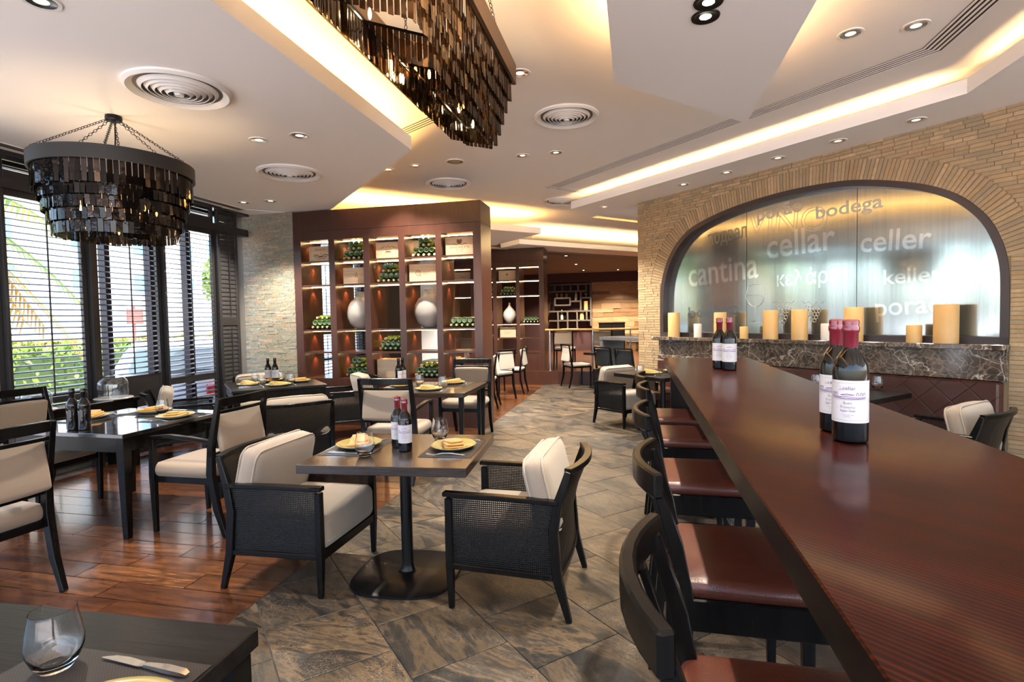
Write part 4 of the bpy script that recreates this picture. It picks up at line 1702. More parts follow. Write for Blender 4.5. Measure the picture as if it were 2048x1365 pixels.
# ------------------------------------------------------------------ bookcases (open bays, five across)
US = [(-4.615, -4.505), (-4.081, -3.99), (-3.564, -3.476), (-3.055, -2.966), (-2.534, -2.451), (-2.022, -1.915)]   # uprights
ZS = [(2.245, 2.262), (1.915, 1.937), (1.293, 1.315), (.985, 1.010)]                                              # shelves
ZTOP, ZBOT = 2.548, .645


def make_bookcase(y, label):
    t = thing('open_bookcase', label, 'bookcase', (0, y, 0))
    D = .50
    MB().box(US[0][0], US[-1][1], 0, D, 2.672, 2.945).build('fascia', BOOKW, t, smooth=False)
    MB().box(US[0][0], US[-1][1], .001, D, ZTOP, 2.668).build('head_panel', BOOKW, t, smooth=False)
    MB().box(US[0][0] + .0, US[-1][1], .001, D, .0, ZBOT).build('plinth', BOOKW, t, smooth=False)
    for a, b in US:
        MB().box(a, b, .0, D, ZBOT, ZTOP).build('upright', BOOKW, t, smooth=False)
    zz = [ZBOT] + [v for s in reversed(ZS) for v in s] + [ZTOP]
    for i in range(5):
        a, b = US[i][1], US[i + 1][0]
        for z0, z1 in ZS:
            MB().box(a, b, .012, D - .005, z0, z1).build('shelf', BOOKW, t, smooth=False)
        for z in [ZTOP] + [s[0] for s in ZS]:
            MB().box(a + .004, b - .004, .220, .229, z - .006, z).build('led_strip', LED, t, smooth=False)
            if y < 8:
                lamp('shelf_puck_lamp', 'SPOT', (a + .035, y + .27, z - .012), 6, (1, .36, .10), (a + .012, y + .27, 0), spot_size=rad(70), spot_blend=.5, shadow_soft_size=.008)
    return t


BY, BY2 = 6.735, 11.62
make_bookcase(BY, 'tall open wooden bookcase of wine crates and vases, nearer one')
make_bookcase(BY2, 'tall open wooden bookcase farther back, beyond the bookcase end')
FL = [ZS[0][1], ZS[1][1], ZS[2][1], ZS[3][1], ZBOT]     # standing levels of the five rows
ROWN = ['top', 'second', 'third', 'fourth', 'bottom']
BAYN = ['leftmost', 'second', 'middle', 'fourth', 'rightmost']

# one bottle, lying along Y, base towards the viewer (and its mirror twin, cap towards the viewer)
_pr = [(0, .012), (.022, .010), (.034, .0), (.037, .006), (.037, .185), (.033, .205), (.016, .235), (.0145, .255)]
_cap = [(.0145, .250), (.0165, .252), (.0165, .300), (0, .301)]
_MX = Matrix.Rotation(-PI / 2, 4, 'X')


def bottle_mesh(name, flip):
    Mx = _MX if not flip else Matrix.Translation((0, .30, 0)) @ Matrix.Rotation(PI / 2, 4, 'X')
    mb = MB()
    mb.lathe([(0, .014), (.026, .010)], 14, mi=2, M=Mx)
    mb.lathe([(.026, .010), (.0345, .0), (.037, .006)], 14, mi=3, M=Mx)
    mb.lathe(_pr[3:], 14, M=Mx)
    mb.lathe(_cap, 10, mi=1, M=Mx)
    return mb.mesh(name, [GREEN, FOIL, GREENR, RIMG], angle=.9)


ORD = ['first', 'second', 'third', 'fourth', 'fifth']
LAYER = ['bottom', 'second', 'third', 'top']
BOT_A, BOT_B = bottle_mesh('lying_bottle', False), bottle_mesh('lying_bottle_turned', True)


def pile(bay, row, rows, y, where, x_off=.0, front=.13):
    """a stack of lying bottles in one bay; each bottle is a thing"""
    cx = (US[bay][1] + US[bay + 1][0]) / 2 + x_off
    z0 = FL[row]
    d = .0755
    lab = '%s bay, %s row, %s bookcase' % (BAYN[bay], ROWN[row], where)
    grp = 'bottles in the %s bay, %s row, %s bookcase' % (BAYN[bay], ROWN[row], where)
    n0 = rows[0]
    for k, n in enumerate(rows):
        for i in range(n):
            flip = (k % 2 == 0) if n0 % 2 else (k % 2 == 1)
            x = cx + (i - (n - 1) / 2) * d
            z = z0 + .0375 + k * d * .868
            o = link('wine_bottle', BOT_B if flip else BOT_A, None, (x, y + front + random.uniform(-.006, .006), z), (0, random.uniform(0, 6), 0))
            tag(o, 'green wine bottle, %s from left in %s layer, %s' % (ORD[i], LAYER[k], lab), 'bottle', grp)


for bay, row, rows in [(1, 0, (5, 4, 3, 2)), (3, 0, (5, 4, 3, 2)), (2, 1, (5, 4, 3, 2)), (0, 2, (5, 4, 3)), (4, 2, (5, 4)), (2, 3, (5, 4, 3)), (1, 4, (5, 4, 3, 2)), (3, 4, (5, 4, 3))]:
    pile(bay, row, rows, BY, 'nearer')
for bay, row, rows in [(3, 1, (5, 4, 3)), (2, 1, (5, 4, 3)), (4, 2, (5, 4)), (2, 0, (5, 4)), (2, 3, (5, 4))]:
    pile(bay, row, rows, BY2, 'farther')


def crate(bay, row, y, label, w=.40, h=.24, d=.30, text=None, emblem=None, xo=0., front=.10):
    cx = (US[bay][1] + US[bay + 1][0]) / 2 + xo
    t = thing('wine_crate', label, 'crate', (cx, y + front, FL[row]))
    MB().box(-w / 2 + .012, w / 2 - .012, .004, d - .004, .012, h - .012).build('crate_body', CRATE, t, smooth=False)
    MB().box(-w / 2, w / 2, 0, .012, 0, h).build('end_board', CRATE, t, smooth=False, bevel=.001)
    MB().box(-w / 2, w / 2, d - .012, d, 0, h).build('end_board', CRATE, t, smooth=False, bevel=.001)
    for sx in (-1, 1):
        x = sx * (w / 2 - .006)
        MB().box(x - .006, x + .006, .0125, d - .0125, 0, h - .0005).build('side_board', CRATE, t, smooth=False)
    MB().box(-w / 2 + .001, w / 2 - .001, .0128, d - .0128, h - .012, h + .0005).build('lid', CRATE, t, smooth=False)
    R = Matrix.Rotation(PI / 2, 4, 'X')
    for body, x, z, tw, th in text or ():
        me = text_mesh(body, tw, th, BRAND)
        o = link('lettering', me, t)
        o.matrix_local = Matrix.Translation((x - tw / 2, -.0008, z)) @ R
    if emblem:
        emblem(t)
    return t


def flat(t, polys, name='emblem', mat=None):
    """flat burnt-in mark on the crate's end board"""
    mb = MB()
    for poly in polys:
        mb.add([(x, -.0009, z) for x, z in poly], [tuple(range(len(poly)))])
    o = mb.build(name, mat or BRAND, t, smooth=False)
    return o


def stroke(pts, w=.004):
    out = []
    for (x0, z0), (x1, z1) in zip(pts[:-1], pts[1:]):
        d = Vector((x1 - x0, z1 - z0))
        if d.length < 1e-6:
            continue
        n = Vector((-d.y, d.x)).normalized() * w / 2
        out.append([(x0 + n.x, z0 + n.y), (x0 - n.x, z0 - n.y), (x1 - n.x, z1 - n.y), (x1 + n.x, z1 + n.y)])
    return out


def circ(cx, cz, r, n=20, a0=0, a1=360):
    return [(cx + r * math.cos(rad(a0 + (a1 - a0) * i / n)), cz + r * math.sin(rad(a0 + (a1 - a0) * i / n))) for i in range(n + 1)]


def em_bird(t):
    p = stroke([(-.11, .085), (-.06, .10), (-.02, .075), (.02, .08), (.06, .10), (.12, .09)], .012) + stroke([(-.10, .07), (-.03, .065), (.05, .07), (.10, .075)], .010)
    p += stroke([(-.08, .05), (-.05, .04), (0, .036), (.05, .042), (.09, .058)], .006) + stroke([(-.03, .05), (.02, .055), (.06, .05)], .005) + stroke([(-.01, .10), (.0, .115), (.02, .112)], .006)
    flat(t, p)


def em_crown(t):
    p = stroke([(-.10, .155), (-.05, .168), (-.02, .15), (0, .178), (.02, .15), (.05, .168), (.10, .155)], .006) + stroke([(-.12, .14), (-.06, .15)], .005) + stroke([(.06, .15), (.12, .14)], .005)
    p += stroke([(-.05, .125), (.05, .125)], .005) + [[(-.045, .085), (.045, .085), (.03, .105), (-.03, .105)]]
    flat(t, p)


def em_shield(t):
    p = [[(-.035, .215), (0, .208), (.035, .215), (.036, .175), (.02, .155), (0, .146), (-.02, .155), (-.036, .175)]]
    p += stroke([(-.10, .142), (-.075, .152), (-.055, .143), (-.02, .139)], .007) + stroke([(.10, .148), (.075, .157), (.055, .145), (.02, .139)], .007)
    flat(t, p)


def em_ring(t):
    flat(t, stroke(circ(-.07, .115, .036), .007) + stroke([(-.055, .088), (-.035, .078)], .009) + stroke(circ(-.07, .113, .016, 12), .004) + stroke([(-.083, .128), (-.057, .128)], .004))


def em_small(t):
    flat(t, stroke(circ(.02, .14, .016, 12), .004) + stroke([(.0, .105), (.04, .105)], .004) + stroke([(.0, .095), (.006, .12), (.012, .095)], .004) + stroke([(.03, .095), (.034, .12), (.04, .095)], .004) + stroke([(-.01, .085), (.05, .085)], .003))


def em_heart(t):
    flat(t, [[(-.02, .155), (0, .148), (.02, .155), (.021, .125), (0, .105), (-.021, .125)]])


def em_wave(t):
    flat(t, stroke([(-.10, .12), (-.06, .135), (-.02, .115), (.03, .14), (.07, .12), (.11, .13)], .004) + stroke([(-.08, .10), (0, .095), (.08, .105)], .004))


crate(0, 0, BY, 'wine crate branded with a spread bird mark, top left of the nearer bookcase', .36, .215, text=[('BIANCHI', -.01, .155, .15, .028)], emblem=em_bird, xo=.03)
crate(2, 0, BY, 'wine crate with a crown mark and small oval, top row of the nearer bookcase', .36, .225, emblem=em_crown, xo=.02)
crate(4, 0, BY, 'wine crate branded with a dark shield, top right of the nearer bookcase', .39, .245, text=[('ANDRETTI', .0, .095, .27, .026), ('NAPA VALLEY', 0, .068, .12, .012), ('EST 1996', 0, .045, .09, .010)], emblem=em_shield)
crate(1, 1, BY, 'wine crate with a small faint ring mark, second row of the nearer bookcase', .36, .225, emblem=em_small, xo=.03)
crate(3, 1, BY, 'wine crate with a ringed Q mark, second row of the nearer bookcase', .40, .235, text=[('ALBARIÑO', .045, .118, .11, .02), ('VINHO', .03, .092, .075, .016)], emblem=em_ring)
crate(2, 4, BY, 'plain unmarked wine crate, bottom row of the nearer bookcase', .38, .25)
crate(3, 0, BY2, 'wine crate with a small shield, top row of the farther bookcase', .38, .225, emblem=em_heart)
crate(2, 0 + 1 - 1, BY2, 'wine crate seen through the nearer bookcase on the farther one', .20, .20, d=.28, emblem=em_heart, xo=-.10) if False else None
crate(3, 3, BY2, 'wine crate with a wavy mark, fourth row of the farther bookcase', .36, .22, emblem=em_wave)
crate(1, 0, BY2, 'wine crate in the second bay of the farther bookcase, glimpsed through the nearer one', .38, .22, text=[('VINO', 0, .09, .14, .04)])


def vase(x, y, z, s, label, mat, kind=0):
    t = thing('round_vase', label, 'vase', (x, y, z))
    if kind == 0:
        p = [(0, 0), (.07, 0), (.10, .01), (.165, .08), (.196, .17), (.200, .23), (.185, .31), (.145, .385), (.095, .425), (.072, .45), (.062, .49), (.066, .515), (.060, .518), (.055, .49)]
    else:
        p = [(0, 0), (.05, 0), (.085, .03), (.13, .11), (.145, .18), (.13, .25), (.085, .31), (.045, .35), (.022, .39), (.019, .44), (.023, .45), (.017, .45)]
    MB().lathe([(r * s, h * s) for r, h in p], 40).build('vase_body', mat, t, angle=1.2)
    return t


vase(-3.755, BY + .27, FL[2], 1.0, 'big round grey vase in the second bay of the nearer bookcase', CERAM)
vase(-2.735, BY + .27, FL[2], 1.04, 'big round grey vase in the fourth bay of the nearer bookcase', CERAM)
vase(-2.74, BY2 + .25, FL[2], 1.03, 'pale drop-shaped vase in the farther bookcase', CERAMW, 1)
vase(-4.80 + 1.57, BY2 + .25, FL[2], 1.0, 'drop-shaped vase glimpsed through the nearer bookcase', CERAMW, 1)

# ------------------------------------------------------------------ table ware
def bend_to(me, R, dz=0):
    """wrap a flat mesh (x, y) round a vertical cylinder facing -Y"""
    for v in me.vertices:
        a = v.co.x / R
        v.co = Vector((R * math.sin(a), -R * math.cos(a), v.co.y + dz))


def label_parts(t, seed, kind):
    R = .0378
    W = R * rad(178)
    z0, h = .048, .098
    mb = MB()
    n = 16
    vs = [(-W / 2 + W * i / n, 0 + h * j, 0) for j in (0, 1) for i in range(n + 1)]
    mb.add(vs, [(i, i + 1, n + 2 + i, n + 1 + i) for i in range(n)])
    me = mb.mesh('paper_label', PAPER)
    bend_to(me, R, z0)
    o = link('paper_label', me, t)

    def line(pts, w, mat, name):
        mb = MB()
        for q in stroke(pts, w):
            (ax, az), (bx, bz), (cx, cz), (dx, dz) = q
            mb.add([(ax, az, 0), (bx, bz, 0), (cx, cz, 0), (dx, dz, 0)], [(0, 1, 2, 3)])
        me = mb.mesh(name, mat, smooth=False)
        return me

    def sub(pts_list, w, mat, name, R2):
        mb = MB()
        for pts in pts_list:
            fine = []
            for (a, b), (c, d) in zip(pts[:-1], pts[1:]):
                m = max(1, int(abs(c - a) / .006))
                fine += [(a + (c - a) * k / m, b + (d - b) * k / m) for k in range(m)]
            fine.append(pts[-1])
            for q in stroke(fine, w):
                mb.add([(x, z, 0) for x, z in q], [(0, 1, 2, 3)])
        me = mb.mesh(name, mat, smooth=False)
        bend_to(me, R2, z0)
        link(name, me, o)
    w2 = W / 2 - .004
    sub([[(-w2, .06), (-w2, .084), (-w2 + .008, .092), (w2 - .008, .092), (w2, .084), (w2, .02), (w2 - .006, .006), (-w2 + .006, .006), (-w2, .02), (-w2, .06)], [(-w2, .053), (w2, .053)]], .0007, INKY, 'label_border', R + .0002)
    vineyard = [[(-.040, .062), (-.02, .060), (.0, .061), (.02, .059), (.040, .060)], [(-.040, .0595), (-.01, .0575), (.02, .0568), (.040, .058)], [(-.038, .057), (0, .055), (.038, .056)], [(-.015, .065), (0, .0672), (.014, .065), (-.015, .0645)]]
    for cx in (-.035, -.030, -.025, .020, .028, .035):
        vineyard.append([(cx - .0022, .063), (cx - .0025, .067), (cx, .0705), (cx + .0025, .067), (cx + .0022, .063)])
    sub(vineyard, .0011, INKV, 'vineyard_drawing', R + .0003)
    for body, x, z, w, h_, mat in [('cellar', .003, .0765, .026, .008, INKV), ('the', -.014, .0762, .007, .004, INKG), ('Buen', .0, .043, .018, .0065, INKG), ('Provecho', .0, .0335, .030, .0065, INKG),
                                   ('Pepper Shake' if kind else 'Salt Shake', .0, .0245, .031, .006, INKV), ('the cellar wine kitchen', .0, .0175, .026, .0022, INKG), ('bar and table', 0, .0135, .014, .002, INKG)]:
        me = text_mesh(body, w, h_, mat)
        for v in me.vertices:
            v.co.x += x - w / 2
            v.co.y += z
        bend_to(me, R + .0003, z0)
        link('lettering', me, o)


def make_mill(kind, label, loc, rz, labelled=True, capm=None):
    capm = capm or (CAPS if labelled else DARKGL)
    t = thing('bottle_mill', label, 'bottle', loc, rz, None)
    MB().lathe([(0, .003), (.030, .0), (.0365, .004), (.0372, .010), (.0372, .168), (.035, .182), (.027, .200), (.018, .214), (.0150, .224), (.0146, .235)], 32).build('bottle_body', DARKGL, t, angle=.9)
    MB().lathe([(.0152, .220), (.0160, .222), (.0160, .255), (.0180, .258), (.0185, .268), (.0165, .272), (.0175, .276), (.0172, .284), (.012, .287), (0, .287)], 28).build('capsule', capm or CAPS, t, angle=.9)
    if labelled:
        label_parts(t, 0, kind)
    return t


def face_cam(x, y, off=0):
    return math.atan2(CAMP.x - x, -(CAMP.y - y)) + rad(off)


TT = TH_ + .0005
MILLS = {}


def mill(px, py, z, kind, label, off=0, labelled=True, group=None, capm=None):
    v = at(px, py, z)
    rz = math.atan2(-(CAMP.x - v.x), (CAMP.y - v.y)) + PI + rad(off)
    rz = math.atan2(CAMP.y - v.y, CAMP.x - v.x) + PI / 2 + rad(off)
    k = (kind, labelled, capm is None)
    if k not in MILLS:
        MILLS[k] = make_mill(kind, label, (0, 0, 0), 0, labelled, capm)
    return place(MILLS[k], (v.x, v.y, z + .0003), rz, label, group)


mill(1700, 882, 1.117, 1, 'dark bottle-shaped mill with red cap, front one of the nearest pair on the bar', -8)
mill(1672, 862, 1.117, 0, 'dark bottle-shaped mill with red cap, behind the front one on the bar', -14)
mill(1459, 741, 1.117, 1, 'right dark bottle mill of the pair at the far end of the bar', -4)
mill(1439, 738, 1.117, 0, 'left dark bottle mill of the pair at the far end of the bar', -4)
mill(811, 902, TH_, 1, 'front dark bottle mill on the central pedestal table', -6)
mill(797, 894, TH_, 0, 'rear dark bottle mill on the central pedestal table', -14)
mill(537, 764, TH_, 1, 'left bottle mill on the rear left table', 0, capm=DARKGL)
mill(551, 764, TH_, 0, 'right bottle mill on the rear left table', 0, capm=DARKGL)
mill(798, 768, TH_, 1, 'left bottle mill on the table in front of the bookcase', 70, capm=DARKGL)
mill(806, 766, TH_, 0, 'right bottle mill on the table in front of the bookcase', 60, capm=DARKGL)
mill(147, 860, TH_, 1, 'left unlabelled dark bottle on the left dining table', 0, False)
mill(170, 860, TH_, 1, 'right unlabelled dark bottle on the left dining table', 0, False)


def make_glass():
    t = thing('stemless_glass', 'x', 'glass')
    o = [(0, .0), (.021, .0), (.026, .002), (.037, .018), (.0445, .038), (.0455, .052), (.042, .078), (.0365, .105), (.0360, .112)]
    i = [(.0352, .112), (.0355, .105), (.0408, .078), (.0440, .052), (.0430, .039), (.035, .021), (.022, .010), (0, .0085)]
    MB().lathe(o + i, 40).build('glass_bowl', GLASS, t, angle=1.2)
    return t


GL = make_glass()


def glass(px, py, z, label, s=1.):
    v = at(px, py, z)
    o = place(GL, (v.x, v.y, z + .0006), 0, label)
    o.scale = (s, s, s)
    return o


def make_plate():
    t = thing('dinner_plate', 'x', 'plate')
    MB().lathe([(0, .004), (.06, .004), (.075, .0), (.085, .004), (.118, .016), (.130, .023), (.1315, .0245)], 48, sx=1.06, sy=.94).build('underside', PLATE, t, angle=1.2)
    MB().lathe([(.1315, .0246), (.129, .0262), (.116, .020), (.088, .0105), (.06, .0085), (0, .0085)], 48, sx=1.06, sy=.94).build('glazed_face', PLATEY, t, angle=1.2)
    return t


def make_napkin():
    t = thing('folded_napkin', 'x', 'napkin')
    mb = MB()
    for k, (w, d, dx, dy, r) in enumerate([(.178, .105, 0, 0, 0), (.168, .096, -.002, .003, 5), (.135, .072, -.012, .006, 14)]):
        M_ = Matrix.Translation((dx, dy, (.009 + k * .012))) @ Matrix.Rotation(rad(r), 4, 'Z') @ Matrix.Rotation(rad(2 + 2 * k), 4, 'Y')
        mb2 = MB().cushion((0, 0, 0), (w, d, .013), r=.006, puff=.3, n=5, M=M_)
        mb.add(mb2.v, mb2.f)
    mb.build('napkin_folds', NAPKIN, t, angle=1.2)
    mb2 = MB().sweep([(.072, -.055, .010), (.088, -.012, .016), (.082, .03, .016), (.064, .055, .010)], [.022, .034, .034, .022], .014)
    mb2.build('folded_corner', NAPKIN, t, angle=1.2)
    return t


def make_mat():
    t = thing('place_mat', 'x', 'placemat')
    MB().box(-.14, .14, -.205, .205, 0, .0016).build('woven_mat', PMAT, t, smooth=False)
    return t


def make_knife():
    t = thing('table_knife', 'x', 'knife')
    MB().sweep([(0, -.115, .004), (0, -.105, .006), (0, -.06, .0065), (0, -.02, .0055), (0, -.004, .005)], [.010, .016, .017, .012, .010], [.004, .008, .009, .007, .006]).build('handle', STEEL, t, angle=.9)
    mb = MB()
    mb.sweep([(0, -.004, .0045), (.001, .01, .004), (.003, .05, .004), (.002, .085, .004), (-.004, .112, .004)], [.009, .017, .019, .016, .003], .0016)
    mb.build('blade', STEEL, t, smooth=False)
    return t


def make_fork():
    t = thing('table_fork', 'x', 'fork')
    MB().sweep([(0, -.10, .003), (0, -.09, .005), (0, -.03, .013), (0, .02, .012), (0, .045, .007)], [.012, .015, .009, .007, .010], [.002, .003, .0035, .003, .002]).build('handle', STEEL, t, angle=.9)
    mb = MB()
    mb.sweep([(0, .040, .0075), (0, .052, .004), (0, .066, .003)], [.009, .021, .024], .0018)
    for x in (-.0098, -.0033, .0033, .0098):
        mb.sweep([(x, .064, .003), (x, .085, .004), (x * .95, .105, .009)], [.0042, .0038, .0018], .0016)
    mb.build('tines', STEEL, t, smooth=False)
    return t


PL, NK, PM, KN, FK = make_plate(), make_napkin(), make_mat(), make_knife(), make_fork()


def setting(c, rot, where, x, y, face, plate=True, mat_=True, knife=True, fork=True, z=TH_, ps=1.):
    """one place on the table: c, rot the table; x, y the plate in table coordinates; face the diner's direction"""
    R = Matrix.Translation((c[0], c[1], 0)) @ Matrix.Rotation(rot, 4, 'Z') @ Matrix.Translation((x, y, 0)) @ Matrix.Rotation(face, 4, 'Z')

    def P_(dx, dy, dz):
        v = R @ Vector((dx, dy, 0))
        return (v.x, v.y, z + dz)
    a = rot + face
    dz = .0004
    if mat_:
        place(PM, P_(0, .0, dz), a + PI / 2, 'brown place mat ' + where)
        dz = .0022
    if plate:
        o = place(PL, P_(0, 0, dz), a, 'olive yellow plate ' + where)
        o.scale = (ps, ps, ps)
        place(NK, P_(.0, 0, dz + .010), a + rad(18), 'folded ochre napkin ' + where)
    if knife:
        place(KN, P_(.165, 0, dz), a, 'steel table knife ' + where)
    if fork:
        place(FK, P_(-.165, 0, dz), a, 'steel table fork ' + where)


# central table: two places facing each other
setting(CT, CTR, 'on the left half of the central table', -.275, .02, -PI / 2)
setting(CT, CTR, 'on the right half of the central table', .275, .02, PI / 2)
glass(730, 912, TH_, 'stemless glass standing at the front of the central table', 1.12)
glass(880, 880, TH_, 'stemless glass standing right of the bottles on the central table', 1.12)
LT = (-3.765, 3.335, 0)
setting(LT, 0, 'on the right side of the left dining table', .33, .12, PI / 2)
setting(LT, 0, 'on the left side of the left dining table', -.33, .0, -PI / 2)
setting(LT, 0, 'on the window side of the left dining table', -.06, .30, PI)
glass(325, 828, TH_, 'stemless glass on the left dining table', 1.05)
glass(225, 822, TH_, 'stemless glass at the back of the left dining table', 1.0) if False else None
a_, b_ = at(176, 1300, TH_), at(424, 1333, TH_)
d_ = (b_ - a_).normalized()
c_ = b_ - d_ * .205 + Vector((d_.y, -d_.x, 0)) * .14
ra_ = math.atan2(d_.y, d_.x)
place(PM, (c_.x, c_.y, TH_ + .0004), ra_ - PI / 2, 'brown woven place mat on the lower left corner table')
v = at(196, 1478, TH_)
place(PL, (v.x, v.y, TH_ + .0022), ra_, 'ochre plate cut by the bottom edge on the lower left table')
v = at(288, 1337, TH_)
place(KN, (v.x, v.y, TH_ + .0025), rad(86), 'steel table knife on the lower left corner table')
glass(112, 1338, TH_, 'big stemless glass on the lower left corner table', 1.12)
for i, (x, y, f, w) in enumerate([(-.28, 0, -PI / 2, 'on the window side of the rear left table'), (.28, 0, PI / 2, 'on the right side of the rear left table'),
                                  (0, -.28, 0, 'on the near side of the rear left table'), (0, .28, PI, 'on the far side of the rear left table')]):
    setting(TB, fA, w, x, y, f, mat_=False, fork=(i % 2 == 0))
for px, py, lab in [(511, 766, 'leftmost stemless glass on the rear left table'), (524, 771, 'second stemless glass on the rear left table'), (563, 763, 'glass right behind the bottles on the rear left table'), (582, 768, 'rightmost stemless glass on the rear left table')]:
    glass(px, py, TH_, lab)
BT = (-2.13, 5.42, 0)
setting(BT, rad(1.5), 'at the back of the table in front of the bookcase', .16, .28, PI, mat_=True)
setting(BT, rad(1.5), 'at the front of the table in front of the bookcase', .08, -.27, 0, mat_=True)
setting(BT, rad(1.5), 'at the left of the table in front of the bookcase', -.33, 0, -PI / 2, mat_=True, fork=False)
glass(839, 771, TH_, 'left stemless glass on the table before the bookcase', 1.1)
glass(886, 777, TH_, 'right stemless glass on the table before the bookcase', 1.15)
setting((.33, 6.99, 0), fA, 'on the far table by the end of the brick wall', -.2, .0, -PI / 2, mat_=False)
setting((.33, 6.99, 0), fA, 'on the right of the far table by the brick wall', .2, .0, PI / 2, mat_=False, knife=False)
glass(1280, 752, TH_, 'stemless glass on the far table by the brick wall', 1.1)
setting(RT, fA, 'on the table before the quilted bench', .18, .08, PI / 2, mat_=False)
setting(RT, fA, 'at the left of the table before the quilted bench', -.2, .0, -PI / 2, mat_=False)
glass(1755, 779, TH_, 'right stemless glass on the table before the quilted bench', 1.1)
glass(1632, 775, TH_, 'left stemless glass on the table before the quilted bench', 1.1)
setting((-3.22, 9.0, 0), 0, 'on the table behind the bookcase end', .2, -.2, PI / 2, mat_=False)
setting((-3.22, 9.0, 0), 0, 'at the back of the table behind the bookcase', .15, .2, PI / 2, mat_=False, knife=False)
for px, py, lab in [(922, 728, 'left glass seen through the bookcase on the table behind'), (935, 727, 'right glass seen through the bookcase on the table behind'), (990, 712, 'glass by the white-backed side chair')]:
    v = at(px, py, TH_)
    if abs(v.x + 3.22) < .44 and abs(v.y - 9.0) < .44:
        glass(px, py, TH_, lab)
    else:
        place(GL, (-3.22 + random.uniform(-.1, .35), 9.0 + random.uniform(-.3, .3), TH_ + .0006), 0, lab)
setting((-.60, 11.0, 0), fA, 'on the dark table near the step', 0, .0, 0, mat_=False, knife=False, fork=False)

# ------------------------------------------------------------------ pillar candles on the sill
for i, (x0, x1, yb, h, m, lab) in enumerate([
        (1335, 1361, 671, .33, WAX, 'tall amber candle, leftmost on the marble sill'), (1387, 1404, 672, .178, WAXW, 'short ivory candle, second from the left on the sill'),
        (1427, 1454, 673, .32, WAX, 'tall amber candle behind the far bottle mills'), (1479, 1497, 673, .142, WAX, 'small amber candle right of the far bottle mills'),
        (1525, 1557, 675, .33, WAX, 'tall amber candle, left of the middle pair on the sill'), (1582, 1616, 676, .33, WAX, 'tall amber candle, right of the middle pair on the sill'),
        (1641, 1664, 676, .178, WAXW, 'short ivory candle just left of the near bottle mills'), (1688, 1726, 678, .34, WAX, 'tall amber candle behind the near bottle mills'),
        (1813, 1843, 680, .162, WAX, 'short amber candle beside the biggest candle'), (1868, 1915, 682, .345, WAX, 'biggest amber candle, rightmost on the marble sill')]):
    a = onpl((x0 + x1) / 2, yb, PW, PW * (WP - .10))
    e0, e1 = onpl(x0, yb, PW, PW * (WP - .10)), onpl(x1, yb, PW, PW * (WP - .10))
    dep = (a - CAMP).dot(_f)
    R = (x1 - x0) * dep / FPX / 2 / 1.13
    hh = h
    t = thing('pillar_candle', lab, 'candle', (a.x, a.y, 1.1322), 0, None)
    MB().lathe([(0, 0), (R, 0), (R, hh - .006), (R - .006, hh), (R - .016, hh - .004), (R * .45, hh - .022), (0, hh - .024)], 36).build('wax_body', m, t, angle=.9)
    MB().tube([(0, 0, hh - .025), (.001, 0, hh - .008), (.003, 0, hh + .004)], .0018, 6).build('wick', BLACKM, t)

# ------------------------------------------------------------------ chandeliers of smoked glass strips
def strip_mesh(h, w=.0155, m=None, key={}):
    k = (round(h, 3), w)
    if k not in key:
        key[k] = MB().box(-w, w, -.0014, .0014, -h, 0).mesh('strip_piece', m or SMOKE, smooth=False)
    return key[k]


def chain(p, q, r=.009):
    p, q = Vector(p), Vector(q)
    L = (q - p).length
    n = max(3, int(L / (r * 2.4)))
    t = (q - p).normalized()
    a = t.orthogonal().normalized()
    b = t.cross(a)
    mb = MB()
    for i in range(n):
        c = p + t * (L * (i + .5) / n)
        s = a if i % 2 == 0 else b
        pts = [c + t * (math.cos(g) * r * 1.45) + s * (math.sin(g) * r) for g in [2 * PI * k / 8 for k in range(8)]]
        mb.tube(pts, .0022, 5, closed=True)
    return mb


def bulb(t, p, s=.008):
    MB().lathe([(0, -.024), (s * .6, -.018), (s, 0), (s * .7, .012), (s * .3, .024), (0, .03)], 10, p).build('bulb', BULB, t)


# round chandelier over the left table
cx, cy = -3.72, 3.31
ZC0 = 2.615
t = thing('round_chandelier', 'round tiered chandelier of black smoked glass strips hanging by chains', 'chandelier', (cx, cy, 0))
R0 = .505
MB().lathe([(R0, ZC0), (R0, ZC0 - .095), (R0 - .012, ZC0 - .095), (R0 - .012, ZC0), (R0, ZC0)], 72).build('drum_band', CHARM, t, angle=.9)
MB().lathe([(.05, ZL), (.055, ZL - .02), (.05, ZL - .036), (0, ZL - .04)], 24).build('ceiling_rose', BLACKM, t)
for k in range(6):
    a = rad(60 * k + 12)
    chain((.04 * math.cos(a), .04 * math.sin(a), ZL - .035), ((R0 - .006) * math.cos(a), (R0 - .006) * math.sin(a), ZC0)).build('chain', BLACKM, t)
MB().tube([(.01, 0, ZL - .035), (-.015, .02, ZL - .15), (.01, -.01, ZL - .28), (0, 0, ZC0 - .10)], .005, 6).build('power_cord', BLACKM, t)
strips = []
tiers = [(R0 - .022, ZC0 - .082, .165), (R0 - .046, ZC0 - .185, .13), (R0 - .070, ZC0 - .265, .13), (R0 - .094, ZC0 - .345, .13), (R0 - .118, ZC0 - .425, .13), (.185, ZC0 - .44, .125)]
view = math.atan2(-cy, -cx)
for k, (R, z, h) in enumerate(tiers):
    MB().lathe([(R - .006, z - .004), (R - .006, z + .008), (R - .014, z + .008), (R - .014, z - .004), (R - .006, z - .004)], 60).build('tier_ring', BLACKM, t, angle=.9)
    if k > 0:
        pass
    n = int(2 * PI * R / .0345)
    for i in range(n):
        a = 2 * PI * i / n + random.uniform(-.004, .004)
        d = abs((a - view + PI) % (2 * PI) - PI)
        strips.append((d + (1.2 if k == 0 and d > 1.9 else 0), R, a, z + .0, h + random.uniform(-.006, .004)))
